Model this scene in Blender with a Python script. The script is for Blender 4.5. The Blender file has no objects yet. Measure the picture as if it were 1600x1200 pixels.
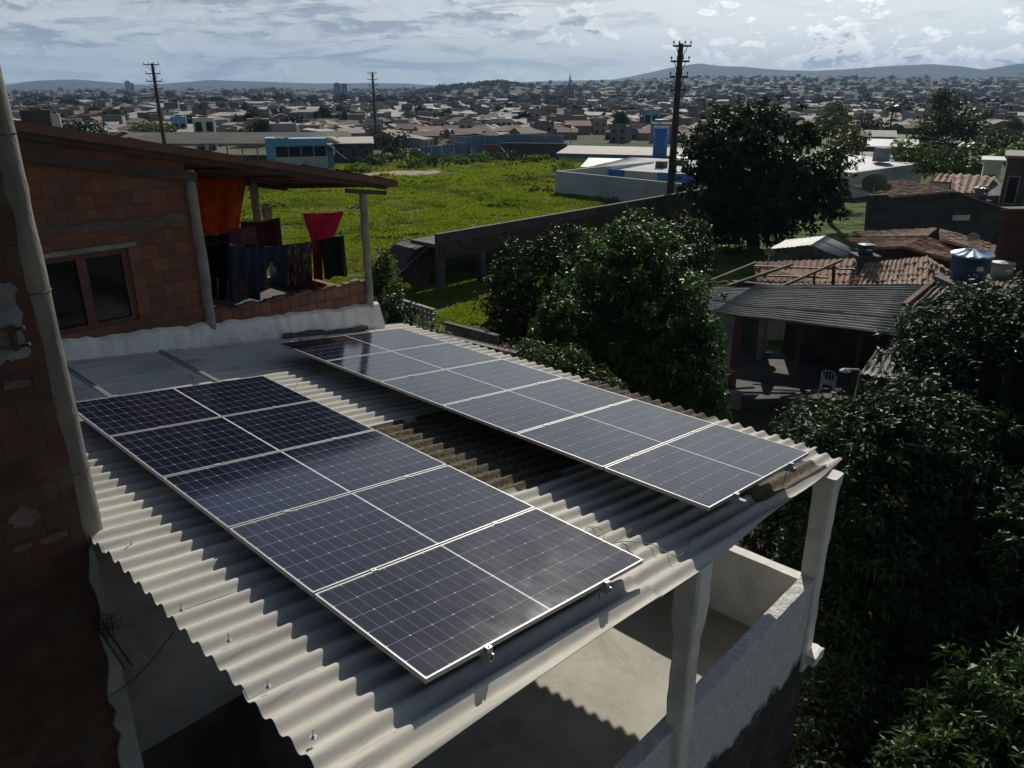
import bpy, bmesh, math, random
import numpy as np
from mathutils import Vector, Matrix
rad = math.radians
random.seed(7); RNG = np.random.default_rng(11)
S = bpy.context.scene; COL = S.collection
# ------------------------------------------------------------------ camera
PITCH = rad(21.0); FPX = 1198.4; CAMZ = 10.0
cd = bpy.data.cameras.new("camera"); cam = bpy.data.objects.new("camera", cd); COL.objects.link(cam)
cam.location = (0, 0, CAMZ); cam.rotation_euler = (math.pi/2 - PITCH, 0, 0)
cd.sensor_width = 36; cd.lens = FPX/1600*36; cd.clip_start = 0.05; cd.clip_end = 40000
S.camera = cam
S.view_settings.view_transform = 'Standard'; S.view_settings.look = 'None'
S.view_settings.exposure = 0.0; S.view_settings.gamma = 1
# ------------------------------------------------------------------ sun and sky
SUN_AZ, SUN_EL = rad(12.7), rad(34.5)            # azimuth clockwise from +Y
SUND = Vector((math.sin(SUN_AZ)*math.cos(SUN_EL), math.cos(SUN_AZ)*math.cos(SUN_EL), math.sin(SUN_EL)))
ld = bpy.data.lights.new("sun", 'SUN'); ld.energy = 4.6; ld.angle = rad(0.55); ld.color = (1.0, .95, .84)
sun = bpy.data.objects.new("sun", ld); COL.objects.link(sun)
sun.rotation_euler = SUND.to_track_quat('Z', 'Y').to_euler()
W = bpy.data.worlds.new("World"); S.world = W; W.use_nodes = True

class NT:
    """small node-tree writer"""
    def __init__(s, tree): s.t = tree; s.n = tree.nodes; s.l = tree.links
    def node(s, typ, **kw):
        n = s.n.new(typ)
        for k, v in kw.items():
            if k.startswith('_'): setattr(n, k[1:], v)
        return n
    def put(s, sock, v):
        if isinstance(v, bpy.types.NodeSocket): s.l.new(v, sock)
        elif v is not None:
            if hasattr(sock.default_value, '__len__') and not hasattr(v, '__len__'): v = [v]*len(sock.default_value)
            if hasattr(v, '__len__') and len(sock.default_value) == 4 and len(v) == 3: v = tuple(v)+(1,)
            sock.default_value = v
    def math(s, op, a, b=None, c=None, clamp=False):
        n = s.n.new('ShaderNodeMath'); n.operation = op; n.use_clamp = clamp
        s.put(n.inputs[0], a)
        if b is not None: s.put(n.inputs[1], b)
        if c is not None: s.put(n.inputs[2], c)
        return n.outputs[0]
    def vmath(s, op, a, b=None):
        n = s.n.new('ShaderNodeVectorMath'); n.operation = op; s.put(n.inputs[0], a)
        if op == 'SCALE': n.inputs['Scale'].default_value = .35
        if b is not None: s.put(n.inputs[1], b)
        return n.outputs[0]
    def mix(s, f, a, b, mode='MIX'):
        n = s.n.new('ShaderNodeMix'); n.data_type = 'RGBA'; n.blend_type = mode
        s.put(n.inputs[0], f); s.put(n.inputs[6], a); s.put(n.inputs[7], b); return n.outputs[2]
    def noise(s, vec, scale, detail=4, rough=.55, dist=0, col=False):
        n = s.n.new('ShaderNodeTexNoise'); s.put(n.inputs['Vector'], vec); n.inputs['Scale'].default_value = scale
        n.inputs['Detail'].default_value = detail; n.inputs['Roughness'].default_value = rough; n.inputs['Distortion'].default_value = dist
        return n.outputs['Color' if col else 'Fac']
    def ramp(s, f, lo, hi, a=0., b=1.):
        n = s.n.new('ShaderNodeMapRange'); n.interpolation_type = 'SMOOTHSTEP'
        s.put(n.inputs[0], f); s.put(n.inputs[1], lo); s.put(n.inputs[2], hi); s.put(n.inputs[3], a); s.put(n.inputs[4], b)
        return n.outputs[0]
    def xyz(s, v):
        n = s.n.new('ShaderNodeSeparateXYZ'); s.put(n.inputs[0], v); return n.outputs
    def comb(s, x, y, z):
        n = s.n.new('ShaderNodeCombineXYZ')
        for i, v in enumerate((x, y, z)): s.put(n.inputs[i], v)
        return n.outputs[0]
    def mapping(s, v, scale=(1,1,1), rot=(0,0,0), loc=(0,0,0)):
        n = s.n.new('ShaderNodeMapping'); s.put(n.inputs[0], v); n.inputs[1].default_value = loc; n.inputs[2].default_value = rot; n.inputs[3].default_value = scale
        return n.outputs[0]

def make_world():
    t = NT(W.node_tree); t.n.clear()
    out = t.n.new('ShaderNodeOutputWorld'); bg = t.n.new('ShaderNodeBackground')
    sky = t.n.new('ShaderNodeTexSky'); sky.sky_type = 'NISHITA'; sky.sun_disc = False
    sky.sun_elevation = SUN_EL; sky.sun_rotation = SUN_AZ; sky.altitude = 200; sky.air_density = 1.1; sky.dust_density = 1.5
    tc = t.n.new('ShaderNodeTexCoord'); d = tc.outputs['Generated']
    x, y, z = t.xyz(d)
    # cumulus and layered cloud as fields over the real sky directions (azimuth, elevation)
    az = t.math('ARCTAN2', x, y); el = t.math('ARCSINE', z)
    zz = t.math('ADD', t.math('MAXIMUM', z, 0.0), 0.10)
    deck = t.comb(t.math('DIVIDE', x, zz), t.math('DIVIDE', y, zz), 0)
    right = t.ramp(az, -.30, .40)
    def fld(dx, dy, sx, sy, seed, sc, det, rough, dist):
        return t.noise(t.comb(t.math('MULTIPLY', t.math('ADD', az, dx), sx), t.math('MULTIPLY', t.math('ADD', el, dy), sy), seed), sc, det, rough, dist)
    # cumulus heaps: broad noise sets where they stand, billowed cells give the puffed outline; thick bodies grey, thin edges bright
    def puff(dx, dy):
        v = t.comb(t.math('MULTIPLY', t.math('ADD', az, dx), 15), t.math('MULTIPLY', t.math('ADD', el, dy), 30), 1.7)
        vo = t.n.new('ShaderNodeTexVoronoi'); vo.feature = 'F1'; t.put(vo.inputs['Vector'], t.vmath('ADD', v, t.vmath('SCALE', t.noise(v, 2.2, 3, .5, 0, True), None))); vo.inputs['Scale'].default_value = 1.9
        vo.inputs['Detail'].default_value = 2; vo.inputs['Roughness'].default_value = .55; vo.inputs['Lacunarity'].default_value = 2.3
        return t.math('ADD', t.noise(v, .62, 4, .5), t.math('MULTIPLY', t.math('SUBTRACT', .45, vo.outputs['Distance']), .29))
    a1 = puff(0, 0); a2 = puff(.0035, .007); thr = t.math('SUBTRACT', .385, t.math('MULTIPLY', right, .025))
    d1 = t.math('SUBTRACT', a1, thr)
    cu = t.ramp(d1, -.035, .10); edge = t.math('MULTIPLY', cu, t.ramp(d1, .15, .03))
    lit = t.ramp(t.math('SUBTRACT', a1, a2), -.02, .07)
    # layered stratus, heavier on the left
    s1 = fld(0, 0, 7, 44, 5.1, 1.0, 8, .6, .5); s2 = fld(.003, .007, 7, 44, 5.1, 1.0, 8, .6, .5)
    lay = t.ramp(t.math('SUBTRACT', s1, t.math('MULTIPLY', right, .09)), .40, .53); slit = t.ramp(t.math('SUBTRACT', s1, s2), -.05, .07)
    gap = t.mix(right, (3.6,4.0,4.3,1), (5.4,5.9,6.1,1))
    c = t.mix(.93, sky.outputs[0], gap)
    ccu = t.mix(lit, t.mix(right, (2.0,2.3,2.65,1), (2.7,3.05,3.4,1)), t.mix(right, (4.4,4.7,4.8,1), (7.4,7.6,7.5,1)))
    ccu = t.mix(t.math('MULTIPLY', edge, t.math('ADD', .25, t.math('MULTIPLY', right, .6))), ccu, t.mix(right, (6.0,6.3,6.3,1), (11,11,10.6,1)))
    c = t.mix(t.math('MULTIPLY', cu, .9), c, ccu)
    cl = t.mix(slit, t.mix(right, (1.75,2.05,2.5,1), (2.8,3.15,3.55,1)), t.mix(right, (4.3,4.6,4.8,1), (6.4,6.7,6.7,1)))
    c = t.mix(t.math('MULTIPLY', lay, t.math('SUBTRACT', .85, t.math('MULTIPLY', right, .55))), c, cl)
    # higher up: broken deck over the blue sky
    nb = t.noise(deck, .42, 6, .55, .3); hi = t.ramp(el, .15, .42)
    up = t.mix(t.math('MULTIPLY', t.ramp(nb, .46, .64), .6), t.mix(.5, sky.outputs[0], (.8,1.6,3.3,1)), (2.0,2.6,3.5,1))
    c = t.mix(hi, c, up)
    c = t.mix(t.ramp(el, .045, -.01, 0, .5), c, t.mix(right, (4.0,4.4,4.6,1), (5.6,6.0,6.1,1)))
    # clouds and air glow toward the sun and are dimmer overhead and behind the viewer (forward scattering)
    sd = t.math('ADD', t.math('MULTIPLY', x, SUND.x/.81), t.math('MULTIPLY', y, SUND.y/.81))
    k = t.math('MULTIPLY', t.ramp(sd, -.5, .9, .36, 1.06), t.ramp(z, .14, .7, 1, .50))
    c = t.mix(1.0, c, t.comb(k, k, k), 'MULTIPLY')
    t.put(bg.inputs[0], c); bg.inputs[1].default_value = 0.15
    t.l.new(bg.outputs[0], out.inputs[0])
make_world()
# ------------------------------------------------------------------ view geometry: a picture point met with a real plane
_cp, _sp = math.cos(PITCH), math.sin(PITCH)
def ray(px, py):
    a, b = (px-800)/FPX, (600-py)/FPX
    return np.array([a, _cp + b*_sp, -_sp + b*_cp])
CAM = np.array([0, 0, CAMZ])
def atz(px, py, z): d = ray(px, py); return CAM + d*((z-CAMZ)/d[2])
def aty(px, py, y): d = ray(px, py); return CAM + d*(y/d[1])
def atplane(px, py, P, n):
    d = ray(px, py); n = np.array(n); return CAM + d*(np.dot(np.array(P)-CAM, n)/np.dot(d, n))
# ------------------------------------------------------------------ object helpers
def tag(o, label=None, cat=None, group=None, kind=None):
    if label: o['label'] = label
    if cat: o['category'] = cat
    if group: o['group'] = group
    if kind: o['kind'] = kind
    return o
def empty(name, loc=(0,0,0), rz=0, label=None, cat=None, group=None, M=None):
    o = bpy.data.objects.new(name, None); COL.objects.link(o); o.empty_display_size = .3
    if M is not None: o.matrix_world = M
    else: o.location = loc; o.rotation_euler = (0, 0, rz)
    return tag(o, label, cat, group)
def link_mesh(name, me, parent=None, loc=None):
    o = bpy.data.objects.new(name, me); COL.objects.link(o)
    if parent is not None: o.parent = parent
    if loc is not None: o.location = loc
    return o
def copy_tree(o, parent=None):
    c = o.copy(); COL.objects.link(c)
    if parent is not None: c.parent = parent
    for ch in list(o.children): copy_tree(ch, c)
    return c
class MB:
    def __init__(s): s.v = []; s.f = []; s.m = []; s.sm = []
    def add(s, vs, fs, m=0, smooth=False):
        k = len(s.v); s.v += [tuple(map(float, v)) for v in vs]
        for f in fs: s.f.append([k+i for i in f]); s.m.append(m); s.sm.append(smooth)
        return s
    def box(s, x0, x1, y0, y1, z0, z1, m=0):
        return s.add([(x0,y0,z0),(x1,y0,z0),(x1,y1,z0),(x0,y1,z0),(x0,y0,z1),(x1,y0,z1),(x1,y1,z1),(x0,y1,z1)],
              [(0,3,2,1),(4,5,6,7),(0,1,5,4),(1,2,6,5),(2,3,7,6),(3,0,4,7)], m)
    def bar(s, a, b, w, h=None, m=0, up=(0,0,1)):
        a, b = Vector(a), Vector(b); h = h or w; d = (b-a).normalized(); u = Vector(up)
        if abs(d.dot(u)) > .95: u = Vector((1,0,0))
        x = d.cross(u).normalized()*w/2; y = x.cross(d).normalized()*h/2
        vs = [a-x-y, a+x-y, a+x+y, a-x+y, b-x-y, b+x-y, b+x+y, b-x+y]
        return s.add(vs, [(0,3,2,1),(4,5,6,7),(0,1,5,4),(1,2,6,5),(2,3,7,6),(3,0,4,7)], m)
    def tube(s, pts, r, n=8, m=0, smooth=True, cap=True):
        pts = [Vector(p) for p in pts]; rs = r if hasattr(r, '__len__') else [r]*len(pts)
        vs = []; fs = []; px = None
        for i, p in enumerate(pts):
            d = (pts[min(i+1, len(pts)-1)] - pts[max(i-1, 0)]).normalized()
            if px is None:
                u = Vector((0,0,1)) if abs(d.z) < .9 else Vector((1,0,0)); px = d.cross(u).normalized()
            px = (px - d*px.dot(d)).normalized(); py = d.cross(px)
            for k in range(n):
                a = 2*math.pi*k/n; vs.append(p + (px*math.cos(a)+py*math.sin(a))*rs[i])
        for i in range(len(pts)-1):
            for k in range(n):
                fs.append((i*n+k, i*n+(k+1) % n, (i+1)*n+(k+1) % n, (i+1)*n+k))
        s.add(vs, fs, m, smooth)
        if cap:
            k = len(vs); s.add(vs[:n], [tuple(range(n))[::-1]], m); s.add(vs[-n:], [tuple(range(n))], m)
        return s
    def lathe(s, prof, c=(0,0,0), n=24, m=0, smooth=True):
        vs = []; fs = []
        for r, z in prof:
            for k in range(n):
                a = 2*math.pi*k/n; vs.append((c[0]+r*math.cos(a), c[1]+r*math.sin(a), c[2]+z))
        for i in range(len(prof)-1):
            for k in range(n): fs.append((i*n+k, i*n+(k+1) % n, (i+1)*n+(k+1) % n, (i+1)*n+k))
        return s.add(vs, fs, m, smooth)
    def prism(s, poly, z0, z1, m=0):
        n = len(poly)
        return s.add([(p[0],p[1],z0) for p in poly]+[(p[0],p[1],z1) for p in poly],
            [tuple(range(n))[::-1], tuple(range(n, 2*n))]+[(i,(i+1)%n,n+(i+1)%n,n+i) for i in range(n)], m)
    def slab(s, quad, th, m=0):                       # quad of 4 points, thickened downwards
        q = [Vector(p) for p in quad]; n = (q[1]-q[0]).cross(q[3]-q[0]).normalized()
        if n.z < 0: n = -n
        lo = [p - n*th for p in q]
        return s.add(q+lo, [(0,1,2,3),(7,6,5,4),(0,4,5,1),(1,5,6,2),(2,6,7,3),(3,7,4,0)], m)
    def wall_poly(s, pts, nrm, th, m=0):             # upright polygon given in 3D, extruded along nrm by th
        q = [Vector(p) for p in pts]; d = Vector(nrm)*th; n = len(q)
        return s.add(q+[p+d for p in q], [tuple(range(n)), tuple(range(n,2*n))[::-1]]+[(i,n+i,n+(i+1)%n,(i+1)%n) for i in range(n)], m)
    def build(s, name, mats, parent=None, loc=None, fixn=True):
        me = bpy.data.meshes.new(name); me.from_pydata(s.v, [], s.f)
        for m in (mats if isinstance(mats, (list, tuple)) else [mats]): me.materials.append(m)
        me.polygons.foreach_set('material_index', s.m); me.polygons.foreach_set('use_smooth', s.sm)
        if fixn:
            bm = bmesh.new(); bm.from_mesh(me); bmesh.ops.recalc_face_normals(bm, faces=bm.faces); bm.to_mesh(me); bm.free()
        me.update(); return link_mesh(name, me, parent, loc)
def np_mesh(name, V, F, mats, smooth=False, midx=None):
    me = bpy.data.meshes.new(name); V = np.asarray(V, np.float32); F = np.asarray(F, np.int32)
    me.vertices.add(len(V)); me.vertices.foreach_set('co', V.ravel())
    k = F.shape[1]; me.loops.add(F.size); me.loops.foreach_set('vertex_index', F.ravel())
    me.polygons.add(len(F)); me.polygons.foreach_set('loop_start', np.arange(0, F.size, k, dtype=np.int32))
    me.polygons.foreach_set('loop_total', np.full(len(F), k, np.int32))
    for m in (mats if isinstance(mats, (list, tuple)) else [mats]): me.materials.append(m)
    if midx is not None: me.polygons.foreach_set('material_index', np.asarray(midx, np.int32))
    me.polygons.foreach_set('use_smooth', np.full(len(F), bool(smooth)))
    me.update(calc_edges=True); return me
# ------------------------------------------------------------------ materials
def new_mat(name):
    m = bpy.data.materials.new(name); m.use_nodes = True; t = NT(m.node_tree); t.n.clear()
    out = t.n.new('ShaderNodeOutputMaterial'); b = t.n.new('ShaderNodeBsdfPrincipled'); t.l.new(b.outputs[0], out.inputs[0])
    tc = t.n.new('ShaderNodeTexCoord'); return m, t, b, tc.outputs['Object'], out
def bump(t, b, h, strength=.3, dist=.02):
    n = t.n.new('ShaderNodeBump'); n.inputs['Strength'].default_value = strength; n.inputs['Distance'].default_value = dist
    t.put(n.inputs['Height'], h); t.l.new(n.outputs[0], b.inputs['Normal'])
def mul(c, k): return tuple(min(1, x*k) for x in c)
def mat(name, c, rough=.8, var=.25, scale=3, stain=None, stain_amt=.5, stain_scale=1.2, metal=0, bmp=.15, bscale=25, spec=.5, stretch=(1,1,1)):
    m, t, b, o, _ = new_mat(name); o = t.mapping(o, stretch)
    n = t.noise(o, scale, 5, .6); col = t.mix(t.ramp(n, .3, .7), mul(c, 1-var), mul(c, 1+var))
    if stain:
        col = t.mix(t.math('MULTIPLY', t.ramp(t.noise(o, stain_scale, 6, .65, .4), .45, .68), stain_amt), col, stain)
    t.put(b.inputs['Base Color'], col); b.inputs['Roughness'].default_value = rough; b.inputs['Metallic'].default_value = metal
    b.inputs['Specular IOR Level'].default_value = spec
    if bmp: bump(t, b, t.noise(o, bscale, 4, .6), bmp, .02)
    return m
M = {}
M['plaster'] = mat('plaster_white', (.74,.72,.66), .85, .06, 2.5, (.42,.395,.34), .5, 2.1, bmp=.35, bscale=30)
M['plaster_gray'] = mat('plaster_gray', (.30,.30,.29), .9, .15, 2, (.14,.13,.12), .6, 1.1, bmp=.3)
M['floor'] = mat('balcony_cement', (.33,.31,.255), .75, .14, 1.6, (.15,.138,.112), .6, .9, bmp=.12, bscale=12)
def floor_mat():
    m, t, b, o, _ = new_mat('balcony_floor')
    c = t.mix(t.ramp(t.noise(o, 1.6, 6, .6), .3, .7), (.30,.285,.23,1), (.40,.38,.315,1))
    c = t.mix(t.ramp(t.noise(o, .9, 6, .65, .8), .50, .68, 0, .6), c, (.19,.175,.14,1))
    for sc, lim in ((.8, .010),):
        n = t.noise(o, sc, 7, .62, .9); c = t.mix(t.ramp(t.math('ABSOLUTE', t.math('SUBTRACT', n, .5)), lim, .0, 0, .35), c, (.15,.14,.115,1))
    c = t.mix(t.ramp(t.noise(o, 24, 4, .7), .60, .75, 0, .5), c, (.16,.15,.12,1))
    t.put(b.inputs['Base Color'], c); b.inputs['Roughness'].default_value = .7; bump(t, b, t.noise(o, 14, 5, .65), .25, .015); return m
M['floor'] = floor_mat()
M['concrete'] = mat('concrete_old', (.26,.245,.21), .9, .2, 5, (.10,.095,.085), .55, 2.2, bmp=.5, bscale=22)
M['column'] = mat('column_concrete', (.16,.147,.122), .9, .2, 6, (.045,.04,.035), .75, 1.6, bmp=.5, bscale=30, stretch=(1,1,.45))
M['concrete_band'] = mat('concrete_band', (.125,.10,.08), .9, .25, 5, (.06,.045,.035), .6, 2.2, bmp=.5, bscale=22)
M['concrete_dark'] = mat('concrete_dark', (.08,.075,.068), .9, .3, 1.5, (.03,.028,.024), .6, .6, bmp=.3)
M['wood'] = mat('wood_weathered', (.13,.105,.08), .85, .3, 4, (.05,.04,.03), .5, 3, bmp=.4, stretch=(1,1,.2))
M['wood_dark'] = mat('wood_dark', (.06,.045,.035), .85, .3, 5, bmp=.3)
M['wood_red'] = mat('wood_red', (.10,.04,.028), .6, .2, 5, bmp=.2)
M['alu'] = mat('aluminium', (.36,.36,.35), .45, .05, 8, metal=.35, bmp=0)
M['steel'] = mat('steel_gray', (.45,.46,.47), .4, .1, 8, metal=.8, bmp=0)
M['rust'] = mat('rusty_steel', (.07,.045,.035), .8, .3, 20, metal=.2)
M['black_hole'] = mat('dark_interior', (.012,.011,.010), .9, .2, 3, bmp=0)
M['glass_dark'] = mat('window_glass', (.010,.011,.012), .12, .2, 2, bmp=0, spec=.22)
M['bark'] = mat('bark', (.075,.06,.045), .9, .3, 6, bmp=.6, bscale=14)
M['bark_dark'] = mat('bark_dark', (.035,.03,.025), .9, .3, 6, bmp=.6, bscale=14)
M['tin'] = mat('fibre_cement_old', (.215,.21,.19), .85, .22, 1.4, (.085,.08,.068), .7, .8, bmp=.3, bscale=14)
M['tin_brown'] = mat('fibre_cement_brown', (.13,.10,.075), .85, .25, 1.6, (.05,.04,.03), .6, .9, bmp=.3, bscale=14)
M['tin_gray'] = mat('sheet_gray', (.26,.27,.27), .6, .15, 1.2, (.13,.13,.12), .5, .7, bmp=.1)
M['tank_blue'] = mat('tank_blue', (.035,.07,.15), .45, .15, 3, bmp=0)
M['tank_lid'] = mat('tank_lid', (.30,.42,.62), .35, .15, 3, bmp=0)
M['tank_white'] = mat('tank_white', (.42,.41,.36), .6, .15, 3, (.2,.18,.14), .5, 3, bmp=0)
M['white'] = mat('white_paint', (.60,.61,.60), .8, .08, .8, (.33,.33,.31), .5, .35, bmp=.1)
M['wall_white_far'] = mat('white_wall', (.50,.53,.53), .85, .06, .5, (.30,.31,.30), .5, .25, bmp=.05)
M['blue'] = mat('blue_paint', (.035,.17,.50), .6, .1, 1, bmp=0)
M['blue_faded'] = mat('blue_faded', (.13,.24,.36), .85, .25, .6, (.26,.27,.28), .6, .35, bmp=.1)
M['lightblue'] = mat('light_blue_paint', (.15,.36,.55), .8, .15, .8, (.34,.36,.36), .5, .5, bmp=0)
M['beige_roof'] = mat('beige_roof', (.36,.32,.26), .8, .1, .6, (.25,.22,.17), .5, .3, bmp=0)
M['plastic_white'] = mat('plastic_white', (.7,.7,.68), .4, .03, 3, bmp=0)
M['dish'] = mat('dish_mesh_gray', (.20,.20,.19), .6, .1, 3, bmp=0)
M['dirt'] = mat('dirt_reddish', (.26,.185,.12), .95, .2, 1.2, (.18,.14,.08), .5, .5, bmp=.3)
M['path'] = mat('path_dirt', (.25,.22,.12), .95, .2, 1.2, bmp=.2)
M['pole'] = mat('pole_concrete', (.075,.065,.055), .9, .2, 3, bmp=.2)
M['insul'] = mat('insulator', (.10,.07,.05), .4, .1, 3, bmp=0)
def brick_mat(name, c1, c2, mortar, bw=.24, bh=.19, msize=.014, patch=(.17,.155,.13), patch_amt=.8, plo=.57, phi=.66, off=.5):
    m, t, b, o, _ = new_mat(name)
    x, y, z = t.xyz(o); jit = t.noise(o, 1.3, 2)
    vec = t.comb(t.math('ADD', x, y), t.math('ADD', z, t.math('MULTIPLY', t.math('SUBTRACT', jit, .5), .05)), 0)
    br = t.n.new('ShaderNodeTexBrick'); br.offset = off; br.squash = 1
    t.put(br.inputs['Vector'], vec); t.put(br.inputs['Color1'], c1+(1,)); t.put(br.inputs['Color2'], c2+(1,)); t.put(br.inputs['Mortar'], mortar+(1,))
    br.inputs['Scale'].default_value = 1; br.inputs['Mortar Size'].default_value = msize; br.inputs['Mortar Smooth'].default_value = .4
    br.inputs['Brick Width'].default_value = bw; br.inputs['Row Height'].default_value = bh; br.inputs['Bias'].default_value = -.1
    col = t.mix(t.ramp(t.noise(o, 7, 5, .65), .35, .7), br.outputs['Color'], t.mix(.45, br.outputs['Color'], mortar), )
    # odd bricks: some burnt darker, some smeared with mortar
    cell = t.noise(t.comb(t.math('FLOOR', t.math('DIVIDE', t.math('ADD', x, y), bw)), t.math('FLOOR', t.math('DIVIDE', z, bh)), 3.3), 1.7, 1)
    col = t.mix(t.ramp(cell, .56, .62, 0, .5), col, mul(c1, .45)); col = t.mix(t.ramp(cell, .40, .36, 0, .55), col, mul(c2, 1.5))
    pm = t.math('MULTIPLY', t.ramp(t.noise(o, 1.15, 6, .62, .6), plo, phi), patch_amt); col = t.mix(pm, col, patch)
    t.put(b.inputs['Base Color'], col); b.inputs['Roughness'].default_value = .9
    h = t.math('ADD', t.math('MULTIPLY', br.outputs['Fac'], -.8), t.math('MULTIPLY', t.noise(o, 30, 4, .6), .5))
    bump(t, b, h, .8, .02); return m
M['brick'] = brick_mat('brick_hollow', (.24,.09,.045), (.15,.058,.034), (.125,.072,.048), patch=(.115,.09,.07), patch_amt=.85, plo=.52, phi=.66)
M['brick_dark'] = brick_mat('brick_blackish', (.085,.033,.021), (.055,.026,.018), (.05,.038,.03), .27, .21, .016, (.085,.072,.058), .8, .52, .64)  # near-black brown bricks with greyish patches
M['brick_low'] = brick_mat('brick_parapet', (.27,.10,.05), (.19,.07,.038), (.09,.065,.05), .17, .18, .02, patch_amt=.35, off=.0)
M['block'] = brick_mat('cement_block', (.24,.22,.19), (.17,.155,.135), (.07,.065,.055), .4, .2, .02, (.07,.065,.055), .6)
def fibre(name, c, dark, moss=False):
    m, t, b, o, _ = new_mat(name)
    sx = t.mapping(o, (.35, 4, 4))
    n1 = t.noise(sx, 1.5, 5, .6); n2 = t.noise(o, 9, 6, .7)
    col = t.mix(t.ramp(n1, .35, .7), mul(c, .84), mul(c, 1.08))
    col = t.mix(t.ramp(n2, .52, .78, 0, .55 if not moss else 1), col, dark)
    if moss:
        n3 = t.noise(o, 26, 5, .75); col = t.mix(t.ramp(n3, .46, .6, 0, .85), col, (.022,.019,.013)); col = t.mix(t.ramp(t.noise(o, 60, 3, .7), .62, .74, 0, .7), col, (.24,.2,.14))
    else:
        col = t.mix(t.ramp(t.noise(o, 45, 3, .7), .64, .75, 0, .35), col, mul(c, .55))
    col = t.mix(t.math('MULTIPLY', t.ramp(t.noise(t.mapping(o, (.25,7,7)), 1.1, 6, .7, .3), .52, .72), .0 if moss else .62), col, mul(c, .40))
    t.put(b.inputs['Base Color'], col); b.inputs['Roughness'].default_value = .75 if not moss else .95; b.inputs['Specular IOR Level'].default_value = .3
    bump(t, b, t.noise(o, 70 if not moss else 34, 4, .7), .12 if not moss else .8, .01 if not moss else .02); return m
M['fibre'] = fibre('fibre_cement_white', (.50,.475,.41), (.34,.32,.28))
M['fibre_b'] = fibre('fibre_cement_pale', (.46,.44,.385), (.30,.285,.25))
M['moss'] = fibre('fibre_cement_mossy', (.17,.135,.09), (.07,.055,.035), True)
def cells_mat():
    m, t, b, o, _ = new_mat('solar_cells')
    x, y, z = t.xyz(o)
    PLh = 2.279; yy = t.math('MULTIPLY', y, -1)
    pu = (PLh-.04-.012)/24; pv = (1.134-.032)/6
    # mirrored halves either side of the white centre gap
    xc = t.math('SUBTRACT', t.math('ABSOLUTE', t.math('SUBTRACT', x, PLh/2)), .008)
    fu = t.math('DIVIDE', xc, pu); fv = t.math('DIVIDE', t.math('SUBTRACT', yy, .016), pv)
    du = t.math('MULTIPLY', t.math('ABSOLUTE', t.math('SUBTRACT', fu, t.math('ROUND', fu))), pu)
    dv = t.math('MULTIPLY', t.math('ABSOLUTE', t.math('SUBTRACT', fv, t.math('ROUND', fv))), pv)
    lu = t.ramp(du, .0009, .0017, 1, 0); lv = t.ramp(dv, .0011, .0020, 1, 0)
    fu2 = t.math('DIVIDE', xc, pu*2); du2 = t.math('MULTIPLY', t.math('ABSOLUTE', t.math('SUBTRACT', fu2, t.math('ROUND', fu2))), pu*2)
    dia = t.ramp(t.math('ADD', du2, dv), .007, .010, 1, 0)
    mid = t.ramp(xc, -.002, .001, 1, 0)
    fing = t.math('FRACT', t.math('DIVIDE', yy, pv/10)); bus = t.ramp(t.math('ABSOLUTE', t.math('SUBTRACT', fing, .5)), .02, .05, 1, 0)
    nz = t.noise(o, 3.0, 3); cellid = t.noise(t.comb(t.math('FLOOR', fu), t.math('FLOOR', fv), 0), 3.1, 0)
    base = t.mix(cellid, (.0035,.0052,.015,1), (.0060,.0090,.026,1))
    base = t.mix(t.math('MULTIPLY', bus, .20), base, (.12,.125,.13,1))
    col = t.mix(t.math('MULTIPLY', lu, .8), base, (.22,.225,.23,1)); col = t.mix(t.math('MULTIPLY', lv, .85), col, (.30,.305,.31,1))
    col = t.mix(dia, col, (.42,.42,.42,1)); col = t.mix(mid, col, (.60,.60,.59,1))
    dust = t.ramp(t.noise(o, 2.2, 6, .65, .3), .35, .75); col = t.mix(t.math('MULTIPLY', dust, .010), col, (.36,.32,.26,1))
    t.put(b.inputs['Base Color'], col); t.put(b.inputs['Roughness'], t.math('ADD', .09, t.math('MULTIPLY', dust, .05)))
    b.inputs['IOR'].default_value = 1.42; b.inputs['Specular IOR Level'].default_value = .5
    bump(t, b, t.noise(o, 160, 2), .03, .001); return m
M['cells'] = cells_mat()
def leaf_mat(name, c, c2, trans=.35, rough=.38, tc2=(.10,.16,.02), SPEC=.3):
    m, t, b, o, out = new_mat(name)
    n = t.noise(o, 1.1, 3); g = t.n.new('ShaderNodeObjectInfo')
    geo = t.n.new('ShaderNodeNewGeometry')
    col = t.mix(t.ramp(n, .3, .7), c, c2)
    isl = geo.outputs['Random Per Island']; col = t.mix(t.math('MULTIPLY', isl, .5), col, mul(c2, 1.35)); col = t.mix(t.ramp(isl, .93, .96, 0, .6), col, (c2[0]*3.2, c2[1]*2.2, c2[2]*1.3))
    t.put(b.inputs['Base Color'], col); b.inputs['Roughness'].default_value = rough; b.inputs['Specular IOR Level'].default_value = SPEC
    tr = t.n.new('ShaderNodeBsdfTranslucent'); t.put(tr.inputs[0], t.mix(.5, col, tc2))
    mx = t.n.new('ShaderNodeMixShader'); mx.inputs[0].default_value = trans
    t.l.new(b.outputs[0], mx.inputs[1]); t.l.new(tr.outputs[0], mx.inputs[2]); t.l.new(mx.outputs[0], out.inputs[0]); return m
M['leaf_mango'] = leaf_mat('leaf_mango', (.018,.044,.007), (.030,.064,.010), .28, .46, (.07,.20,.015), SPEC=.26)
M['leaf_shade'] = leaf_mat('leaf_mango_shaded', (.008,.021,.004), (.014,.031,.006), .13, .5, (.05,.14,.012), SPEC=.22)  # darker copy of the mango leaf; crown shade put into its colour
M['leaf_dark'] = leaf_mat('leaf_dark', (.011,.020,.006), (.018,.030,.009), .10, .5, SPEC=.2)
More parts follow.
